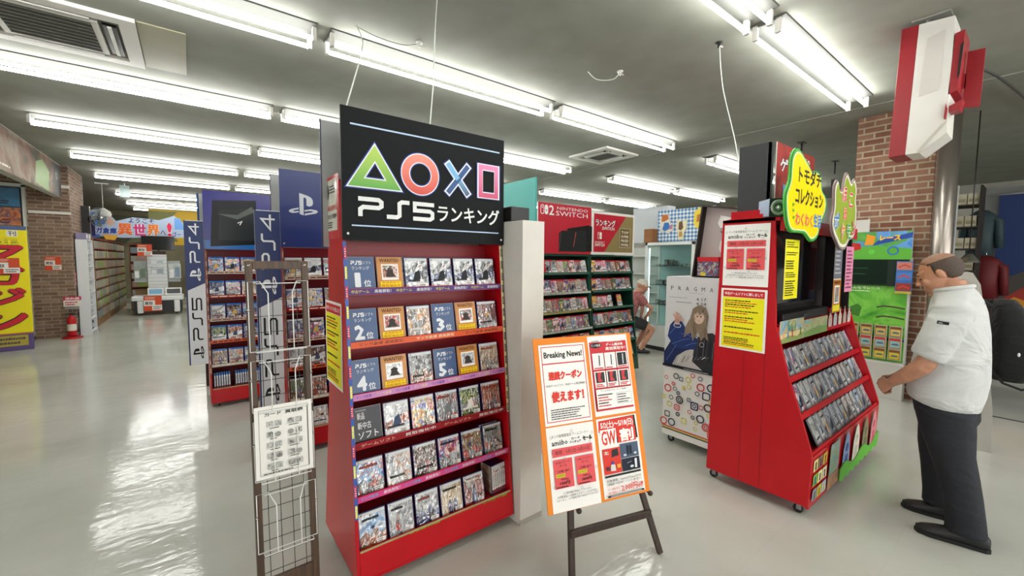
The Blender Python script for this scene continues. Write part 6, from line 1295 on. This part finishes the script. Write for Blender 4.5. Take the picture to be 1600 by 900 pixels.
for k, (x, z, w, h, c, lab) in enumerate(((-.15, 1.40, .3, .14, ['b0b8bc', 'd8dce0', '8a9298'], 'pale boxed goods high on the island tower'), (-.14, 1.12, .28, .2, ['9aa4ac', 'c8ccd0', '5a6a7a'], 'grey blue boxed goods lower on the island tower'), (-.5, 1.0, .26, .35, ['6a7a6a', 'a8a8a0'], 'leaflets at the left of the island tower'), (.24, 1.0, .28, .42, ['7a8a9a', 'c8c8c0', '5a6a5a'], 'leaflets at the right of the island tower'))):
    m = MB(); m.box(x, -.03, 0, x+w, 0, h, art('goods_%d' % k, c, 14, rnd=False)); m.box(x+.02, -.032, .02, x+w*.4, -.03, h*.6, C('d8dadc')); m.box(x+w*.5, -.034, .03, x+w-.02, -.03, h*.8, C(c[0])); tag(m.build('boxed_goods', loc=(-.76, 15.44 if k < 2 else 15.50, z)), lab, 'boxed goods')
def tablet(x, lab, c, w=.36):
    m = MB(); m.X = M4((x, 15.2, .552), (1, 0, 0), (0, .35, 1)); m.box(0, 0, -.02, w, .2, 0, WHITE); m.rect(.03, .03, w-.03, .17, C(c, .2)); tag(m.build('tablet'), lab, 'tablet')
tablet(-.98, 'pale blue counter card on the island', '7aa8c8', .34); tablet(-.60, 'white-framed tablet screen on the island', '4a5052')
flat('orange_notice', FY(-1.06, 15.055, .12), .38, .42, sale_tag, 'large orange and white notice hanging on the island front', 'notice', .004)
# ------------------------------------------------------------------ people
def skin_mat(name, c1, c2):
    m = painted(name, c1, c2, 14, .45); m.node_tree.nodes['Principled BSDF'].inputs['Subsurface Weight'].default_value = .08; m.node_tree.nodes['Principled BSDF'].inputs['Subsurface Scale'].default_value = .01; return m
SKIN = skin_mat('warm_skin', 'ad7a60', 'bd8a70')
def cloth(name, c1, c2, scale=7, bump=.02, strength=.5, rough=.8):
    m = mat(name, c1, rough); nt = m.node_tree; b = nt.nodes['Principled BSDF']; tc = nt.nodes.new('ShaderNodeTexCoord')
    nz = nd(nt, 'ShaderNodeTexNoise', i_Scale=scale, i_Detail=3, i_Distortion=1.2); nt.links.new(tc.outputs['Object'], nz.inputs['Vector'])
    mp = nt.nodes.new('ShaderNodeMapping'); mp.inputs['Scale'].default_value = (1, .8, 1.3); nt.links.new(tc.outputs['Object'], mp.inputs[0]); nt.links.new(mp.outputs[0], nz.inputs['Vector'])
    r = ramp(nt, [c1, c2], lo=.3, hi=.7); nt.links.new(nz.outputs['Fac'], r.inputs[0]); nt.links.new(r.outputs[0], b.inputs['Base Color'])
    bp = nd(nt, 'ShaderNodeBump', i_Strength=strength, i_Distance=bump); nt.links.new(nz.outputs['Fac'], bp.inputs['Height']); nt.links.new(bp.outputs[0], b.inputs['Normal']); return m
def head(mb, X, m):
    """head in frame X: x right, y forward, z up, origin mid-head"""
    old = mb.X; mb.X = old @ X
    mb.ball((0, -.012, .030), .078, .098, .088, m, n=24, k=16)
    mb.loft([((0, .012, .045), (.068, 0, 0), (0, .086, 0)), ((0, .018, .0), (.069, 0, 0), (0, .082, 0)), ((0, .022, -.045), (.064, 0, 0), (0, .074, 0)), ((0, .034, -.085), (.050, 0, 0), (0, .058, 0)), ((0, .048, -.112), (.030, 0, 0), (0, .034, 0))], m, 20)
    mb.ball((0, .094, .026), .050, .014, .010, m, n=14, k=8)                     # brow
    mb.loft([((0, .096, .018), (.008, 0, 0), (0, .008, 0)), ((0, .110, -.008), (.011, 0, 0), (0, .012, 0)), ((0, .116, -.022), (.017, 0, 0), (0, .014, 0)), ((0, .100, -.032), (.015, 0, 0), (0, .010, 0))], m, 12)   # nose
    mb.ball((-.013, .103, -.026), .009, .010, .008, m, n=10, k=6); mb.ball((.013, .103, -.026), .009, .010, .008, m, n=10, k=6)
    mb.ball((0, .094, -.052), .024, .012, .006, m, n=12, k=6); mb.ball((0, .092, -.063), .021, .012, .007, m, n=12, k=6); mb.ball((0, .084, -.098), .020, .018, .014, m, n=12, k=8)
    for s in (-1, 1):
        mb.ball((s*.042, .072, -.02), .024, .020, .020, m, n=12, k=8)
        R_ = Matrix.Rotation(s*.35, 3, 'Z') @ Matrix.Rotation(-.2, 3, 'X')
        mb.ball((s*.082, -.005, -.002), .008, .020, .033, m, rot=R_, n=12, k=8); mb.ball((s*.086, .0, .0), .006, .012, .020, m, rot=R_, n=10, k=6)
    mb.X = old
def hand(mb, w, d, n, m, side=1, curl=1.0):
    """w wrist, d towards the knuckles, n palm side (fingers curl there), thumb on d x n * side"""
    w, d, n = Vector(w), Vector(d).normalized(), Vector(n); n = (n-d*n.dot(d)).normalized(); s = d.cross(n)*side
    mb.loft([(w-d*.02, s*.027, n*.021), (w+d*.012, s*.031, n*.018), (w+d*.05, s*.041, n*.017), (w+d*.088, s*.042, n*.015)], m, 16)
    for k, (o, L) in enumerate(((.031, .92), (.0105, 1.0), (-.0105, .95), (-.031, .78))):
        p = w+d*(.086-.004*abs(k-1))+s*o; pts = [p-d*.02, p]; a = 0
        for l, t in ((.044, .9), (.027, 1.35), (.020, .8)):
            a += t*curl; p = p+(d*math.cos(a)+n*math.sin(a))*l*L; pts.append(p)
        mb.tube(pts, [.0098, .0098, .0090, .0082, .0070], m, 10); mb.ball(pts[-1], .0072, .0072, .0072, m, n=8, k=6)
    p = w+d*.022+s*.030; q = [p-s*.012, p+d*.03+s*.016+n*.012]; q.append(q[-1]+d*.026+n*.020-s*.004); q.append(q[-1]+d*.012+n*.020-s*.012)
    mb.tube(q, [.013, .0115, .0098, .0082], m, 10); mb.ball(q[-1], .0084, .0084, .0084, m, n=8, k=6)
def man():
    t = empty('person', (3.56, .30, 0)); tag(t, 'stout man in white short-sleeved shirt and navy trousers looking down at the kiosk', 'person')
    T = Matrix.Translation(t.location).inverted()
    b = MB(); b.X = T.copy(); S = SKIN; cx = 3.575
    HX = Matrix.Translation((3.57, .405, 1.533)) @ Matrix.Rotation(math.radians(-27), 4, 'X') @ Matrix.Rotation(math.radians(4), 4, 'Z')
    head(b, HX, S)
    b.loft([((3.572, .365, 1.505), (.062, 0, 0), (0, .066, 0)), ((3.574, .345, 1.45), (.064, 0, 0), (0, .068, 0)), ((cx, .33, 1.38), (.085, 0, 0), (0, .075, 0)), ((cx, .32, 1.33), (.13, 0, 0), (0, .08, 0))], S, 20)
    b.loft([((cx, .325, 1.36), (.14, 0, 0), (0, .08, 0)), ((cx, .33, 1.2), (.17, 0, 0), (0, .105, 0)), ((cx, .335, .95), (.165, 0, 0), (0, .12, 0)), ((cx, .33, .76), (.15, 0, 0), (0, .11, 0)), ((cx, .32, .70), (.11, 0, 0), (0, .09, 0))], S, 20)
    # arms (near: x smaller)
    b.tube([(3.40, .33, 1.34), (3.375, .36, 1.20), (3.365, .40, 1.07), (3.37, .425, 1.01)], [.05, .048, .045, .043], S, 14)
    b.tube([(3.365, .40, 1.06), (3.37, .43, .995), (3.405, .495, .925), (3.455, .555, .868), (3.475, .575, .848)], [.044, .048, .044, .031, .027], S, 14); b.ball((3.367, .412, 1.02), .045, .047, .047, S)
    b.tube([(3.75, .33, 1.34), (3.785, .37, 1.18), (3.79, .42, 1.02), (3.75, .49, .93), (3.66, .56, .87), (3.635, .58, .855)], [.05, .047, .044, .042, .030, .027], S, 14)
    hand(b, (3.475, .575, .848), (.35, .55, -.5), (.75, -.15, -.35), S, -1, 1.0); hand(b, (3.635, .582, .853), (-.25, .55, -.5), (-.75, -.15, -.35), S, 1, 1.0)
    for x, pts in ((0, [(3.49, .335, .74), (3.465, .30, .47), (3.45, .22, .12)]), (1, [(3.66, .34, .74), (3.685, .37, .47), (3.69, .30, .12)])):
        b.tube(pts, [.075, .055, .038], S, 12)
    body = remesh(b, 'body', t, S, .0055, 2)
    # hair: close-cropped cap over crown and back
    h = MB(); h.X = T @ HX; vs = []; fs = []; n, k = 40, 24; hm = art('cropped_hair', ['352b26', '4a3b32', '40342d'], 60, rnd=False, rough=.7); hm.node_tree.nodes['Principled BSDF'].inputs['Coat Weight'].default_value = 0
    idx = {}
    for i in range(k+1):
        a = PI*i/k
        for j in range(n):
            c = 2*PI*j/n; x, y, z = math.sin(a)*math.cos(c), math.sin(a)*math.sin(c), math.cos(a)
            idx[i, j] = len(vs); vs.append((x*.0805, -.013+y*.1005, .031+z*.0905))
    for i in range(k):
        for j in range(n):
            q = [idx[i, j], idx[i+1, j], idx[i+1, (j+1) % n], idx[i, (j+1) % n]]; c = sum((Vector(vs[v]) for v in q), Vector())/4
            if c.y > .062 or (c.z < .012 and c.y > -.030) or c.z < -.040 or (c.y > .012 and c.z < .06+.9*(c.y-.012)): continue
            fs.append(tuple(q))
    h.smooth = True; h.add(vs, fs, hm); o = h.build('hair', t); sd = o.modifiers.new('s', 'SOLIDIFY'); sd.thickness = .0015; sd.offset = 1
    for part, nm in ((0, 'thin_hair'),):
        g = [f for f in h.F if (sum((Vector(vs[v]) for v in f), Vector())/4).z > .072]
        d = [f for f in h.F if f not in g]; me = o.data; me.materials.append(art('thin_hair_brown', ['8a6450', '9a745e', '7a5645'], 60, rnd=False, rough=.6))
        MATS['thin_hair_brown'].node_tree.nodes['Principled BSDF'].inputs['Coat Weight'].default_value = 0
        for p_, f in zip(me.polygons, h.F):
            if f in g: p_.material_index = 1
    for s in (-1, 1):
        e = MB(); e.X = T @ HX; e.ball((s*.031, .088, .006), .011, .006, .005, C('1c1614'), n=10, k=6); e.build('eye', t)
        e = MB(); e.X = T @ HX; e.loft([((s*.012, .104, .030), (0, .003, 0), (0, 0, .004)), ((s*.032, .101, .033), (0, .003, 0), (0, 0, .005)), ((s*.052, .086, .027), (0, .003, 0), (0, 0, .003))], C('2e2420'), 8); e.build('eyebrow', t)
    # shirt
    s = MB(); s.X = T.copy(); WS = cloth('white_cotton', 'bcbfbf', 'c6c8c8', 3.2, .08, .7)
    s.loft([((cx, .352, 1.445), (.080, 0, 0), (0, .080, -.02)), ((cx, .338, 1.42), (.125, 0, 0), (0, .095, -.01)), ((cx, .33, 1.385), (.185, 0, 0), (0, .108, 0)), ((cx, .325, 1.32), (.205, 0, 0), (0, .122, 0)), ((cx, .327, 1.20), (.200, 0, 0), (0, .142, 0)), ((cx, .335, 1.06), (.205, 0, 0), (0, .160, 0)), ((cx, .342, .93), (.212, 0, 0), (0, .172, 0)), ((cx, .35, .84), (.210, 0, 0), (0, .170, .01)), ((cx, .358, .775), (.198, 0, 0), (0, .160, .03)), ((cx, .36, .755), (.185, 0, 0), (0, .150, .03))], WS, 32)
    for sx, X0, X1 in ((-1, 3.40, 3.362), (1, 3.75, 3.79)):
        s.ball((X0-sx*.012, .328, 1.325), .070, .098, .075, WS, n=20, k=12)
        s.loft([((X0-sx*.02, .325, 1.345), (.06, 0, -.03*sx*0), (0, .085, 0)), ((X0+sx*.018, .335, 1.29), (.062, 0, 0), (0, .09, .01)), ((X1+sx*.01, .365, 1.18), (.063, 0, 0), (0, .083, .025)), ((X1+sx*.003, .405, 1.075), (.060, 0, 0), (0, .074, .03)), ((X1, .412, 1.055), (.058, 0, 0), (0, .072, .03))], WS, 20)
    sh = remesh(s, 'shirt', t, WS, .008, 2)
    c = MB(); c.X = T.copy(); rr = []
    for k in range(25):
        a = 2*PI*k/24; r = 1.0; rr.append((3.574+.078*math.cos(a), .352+.082*math.sin(a), 1.452-.018*math.sin(a)))
    c.tube(rr, .013, WS, 8, cap=False); c.loft([((3.574, .35, 1.43), (.088, 0, 0), (0, .090, -.018)), ((3.574, .351, 1.462), (.079, 0, 0), (0, .082, -.018))], WS, 28, cap=False); c.build('collar', t)
    c = MB(); c.X = T @ M4((3.316, .352, 1.268), (0, -1, -.08), (-.16, 0, 1)); c.box(-.024, -.008, -.012, .024, .008, .006, C('16181e')); c.z = .0065; c.lines(-.018, -.003, .0, .003, 1, C('c8c8c8'), 2, .8); c.build('sleeve_badge', t)
    c = MB(); c.X = T @ M4((3.44, .215, 1.375), (1, -.2, 0), (0, .3, 1)); c.poly([(0, .0), (.012, .012), (.024, 0)], C('a87880')); c.build('back_mark', t)
    # trousers
    p = MB(); p.X = T.copy(); NV = cloth('navy_trouser', '0e111a', '141823', 6, .02, .5, .75)
    p.loft([((cx, .345, .83), (.182, 0, 0), (0, .142, 0)), ((cx, .345, .76), (.188, 0, 0), (0, .145, 0)), ((cx, .335, .69), (.185, 0, 0), (0, .140, 0)), ((cx, .33, .655), (.16, 0, 0), (0, .12, 0))], NV, 28)
    p.loft([((3.485, .34, .74), (.098, 0, 0), (0, .132, 0)), ((3.478, .32, .62), (.094, 0, 0), (0, .120, 0)), ((3.466, .295, .50), (.083, 0, 0), (0, .100, 0)), ((3.458, .262, .38), (.077, 0, 0), (0, .090, 0)), ((3.450, .235, .26), (.074, 0, 0), (0, .084, 0)), ((3.442, .215, .13), (.073, 0, 0), (0, .083, 0)), ((3.440, .212, .065), (.076, 0, 0), (0, .088, 0))], NV, 24)
    p.loft([((3.665, .345, .74), (.098, 0, 0), (0, .130, 0)), ((3.675, .355, .60), (.092, 0, 0), (0, .115, 0)), ((3.685, .372, .47), (.083, 0, 0), (0, .095, 0)), ((3.69, .36, .32), (.075, 0, 0), (0, .086, 0)), ((3.69, .345, .16), (.073, 0, 0), (0, .084, 0)), ((3.69, .34, .085), (.075, 0, 0), (0, .088, 0))], NV, 24)
    remesh(p, 'trousers', t, NV, .009, 2)
    def shoe(toe, heel):
        toe, heel = Vector(toe), Vector(heel); d = toe-heel; L = d.length; d.normalize(); X = T @ M4(heel, d, (-d.y, d.x, 0)); BK = mat('black_shoe', '131316', .5)
        q = MB(); q.X = X; q.loft([((L*f, 0, .0+zc), (0, w, 0), (0, 0, hh), .8) for f, w, zc, hh in ((.01, .018, .045, .03), (.05, .032, .048, .042), (.2, .036, .052, .048), (.38, .037, .050, .046), (.55, .042, .042, .036), (.75, .046, .034, .028), (.9, .038, .028, .022), (.985, .018, .024, .015))], BK, 20)
        q.ball((L*.24, 0, .085), .052, .036, .03, BK)
        o = q.build('shoe', t); k = MB(); k.X = X
        pts = [(L*.0, -.02), (L*.06, -.034), (L*.3, -.036), (L*.6, -.044), (L*.8, -.047), (L*.95, -.032), (L*1.005, 0), (L*.95, .032), (L*.8, .047), (L*.6, .044), (L*.3, .036), (L*.06, .034), (0, .02)]
        k.prism(pts, 'z', 0.001, .022, mat('dark_sole', '0c0c0d', .7)); k.build('sole', o)
        l = MB(); l.X = X
        for i in range(4): l.tube([(L*(.42+i*.06), -.026, .083-i*.008), (L*(.44+i*.06), 0, .092-i*.009), (L*(.42+i*.06), .026, .083-i*.008)], .003, C('0a0a0a'), 6)
        l.build('laces', o)
    shoe((3.396, .415, 0), (3.452, .115, 0)); shoe((3.667, .518, 0), (3.705, .235, 0))
    return t
man()
def backpack():
    t = empty('backpack', (3.85, .135, .88)); tag(t, 'black backpack behind the back of the man in white', 'backpack'); T = Matrix.Translation((3.80, .12, .88)).inverted(); BP = cloth('black_nylon', '08080a', '0e0e10', 9, .03, .8, .85)
    m = MB(); m.X = T.copy(); m.loft([((3.83, .12, .905), (.10, .02, 0), (0, .07, .0), .7), ((3.83, .105, .95), (.135, .02, 0), (0, .085, 0), .7), ((3.83, .10, 1.08), (.145, .02, 0), (0, .095, 0), .7), ((3.83, .11, 1.22), (.14, .02, 0), (0, .085, 0), .7), ((3.83, .13, 1.33), (.125, .02, 0), (0, .065, 0), .8), ((3.83, .145, 1.385), (.08, .02, 0), (0, .04, 0), .9)], BP, 28); m.build('bag_body', t)
    m = MB(); m.X = T.copy(); m.loft([((3.80, .03, .95), (.10, 0, 0), (0, .03, 0), .7), ((3.80, .015, 1.02), (.11, 0, 0), (0, .04, 0), .7), ((3.80, .025, 1.14), (.10, 0, 0), (0, .03, 0), .7)], BP, 20); m.build('front_pocket', t)
    m = MB(); m.X = T.copy(); m.tube([(3.72, .19, 1.34), (3.70, .27, 1.41), (3.72, .34, 1.44), (3.74, .42, 1.38), (3.75, .45, 1.25)], .016, BP, 8); m.build('shoulder_strap', t)
    m = MB(); m.X = T.copy(); m.tube([(3.70, .17, .97), (3.70, .12, .90), (3.71, .05, .875), (3.72, .0, .90), (3.74, .0, .96)], .007, BP, 8); m.build('shoulder_strap', t)
    m = MB(); m.X = T.copy(); m.ball((3.70, .185, 1.02), .004, .01, .016, C('d8d8d8'), n=8, k=6); m.build('buckle', t); m = MB(); m.X = T.copy(); m.ball((3.68, .07, 1.08), .004, .006, .012, C('d8d8d8'), n=8, k=6); m.build('buckle', t)
backpack()
def crouching():
    t = empty('person', (6.15, 4.35, 0)); tag(t, 'person in dusty pink shirt and white cap bending at the lit showcase', 'person'); T = Matrix.Translation(t.location).inverted(); S = SKIN
    fx, fy = .82, -.57                                                     # facing direction
    def P(f, s, z): return (6.12+fx*f-fy*s*1.0, 4.42+fy*f+fx*s, z)
    b = MB(); b.X = T.copy()
    H = Matrix.Translation(P(.13, 0, 1.16)) @ Matrix.Rotation(math.atan2(-fx, fy), 4, 'Z') @ Matrix.Rotation(math.radians(-25), 4, 'X')
    head(b, H, S)
    b.tube([P(.12, 0, 1.12), P(.02, 0, 1.03)], [.055, .06], S, 12)
    b.loft([(P(.03, 0, 1.04), Vector((-fy, fx, 0))*.13, Vector((fx, fy, 0))*.07), (P(-.03, 0, .92), Vector((-fy, fx, 0))*.16, Vector((fx, fy, 0))*.09), (P(-.10, 0, .70), Vector((-fy, fx, 0))*.15, Vector((fx, fy, 0))*.09), (P(-.12, 0, .55), Vector((-fy, fx, 0))*.15, Vector((fx, fy, 0))*.10)], S, 18)
    for s in (-1, 1):
        b.tube([P(.03, s*.17, 1.00), P(.12, s*.20, .88), P(.22, s*.21, .80), P(.20, s*.16, .70), P(.16, s*.10, .62)], [.045, .042, .038, .032, .024], S, 12)
        hand(b, P(.16, s*.10, .62), (fx*.2, fy*.2, -.8), (fx*.5, fy*.5, .1), S, s, .6)
        b.tube([P(-.08, s*.09, .56), P(.16, s*.13, .47), P(.27, s*.14, .42), P(.18, s*.13, .25), P(.08, s*.12, .07)], [.085, .072, .062, .052, .036], S, 14)
    remesh(b, 'body', t, S, .007, 2)
    c = MB(); c.X = T.copy(); PK = cloth('dusty_pink', '8f4f50', 'a05f5e', 6, .02, .5)
    c.loft([(P(.04, 0, 1.07), Vector((-fy, fx, 0))*.08, Vector((fx, fy, 0))*.07), (P(.02, 0, 1.02), Vector((-fy, fx, 0))*.18, Vector((fx, fy, 0))*.10), (P(-.04, 0, .90), Vector((-fy, fx, 0))*.20, Vector((fx, fy, 0))*.13), (P(-.10, 0, .70), Vector((-fy, fx, 0))*.19, Vector((fx, fy, 0))*.13), (P(-.13, 0, .60), Vector((-fy, fx, 0))*.19, Vector((fx, fy, 0))*.13)], PK, 24)
    for s in (-1, 1): c.tube([P(.0, s*.13, 1.00), P(.07, s*.18, .94), P(.13, s*.20, .86)], [.07, .066, .06], PK, 14)
    remesh(c, 'shirt', t, PK, .012, 2)
    c = MB(); c.X = T.copy(); SH = cloth('dark_shorts', '1c1e1e', '262828', 6, .02, .5)
    c.loft([(P(-.13, 0, .64), Vector((-fy, fx, 0))*.17, Vector((fx, fy, 0))*.12), (P(-.11, 0, .52), Vector((-fy, fx, 0))*.19, Vector((fx, fy, 0))*.14), (P(-.08, 0, .45), Vector((-fy, fx, 0))*.17, Vector((fx, fy, 0))*.12)], SH, 20)
    for s in (-1, 1): c.tube([P(-.08, s*.09, .56), P(.06, s*.11, .52), P(.17, s*.13, .485)], [.11, .10, .09], SH, 14)
    remesh(c, 'shorts', t, SH, .012, 2)
    k = MB(); k.X = T @ H; k.ball((0, -.010, .045), .084, .104, .080, C('c8c4b4'), n=20, k=10); k.loft([((0, .07, .045), (.07, 0, 0), (0, 0, .008)), ((0, .13, .035), (.06, 0, 0), (0, 0, .005)), ((0, .155, .028), (.03, 0, 0), (0, 0, .003))], C('2a2a28'), 14); k.build('cap', t)
    for s in (-1, 1):
        q = MB(); q.X = T @ M4(P(.0, s*.12, 0), (fx, fy, 0), (-fy, fx, 0)); q.loft([((f, 0, zc), (0, w, 0), (0, 0, hh)) for f, w, zc, hh in ((-.02, .02, .04, .03), (.03, .035, .045, .044), (.12, .038, .04, .038), (.2, .045, .03, .028), (.25, .02, .024, .018))], C('2a2a2c'), 16); q.build('shoe', t)
crouching()
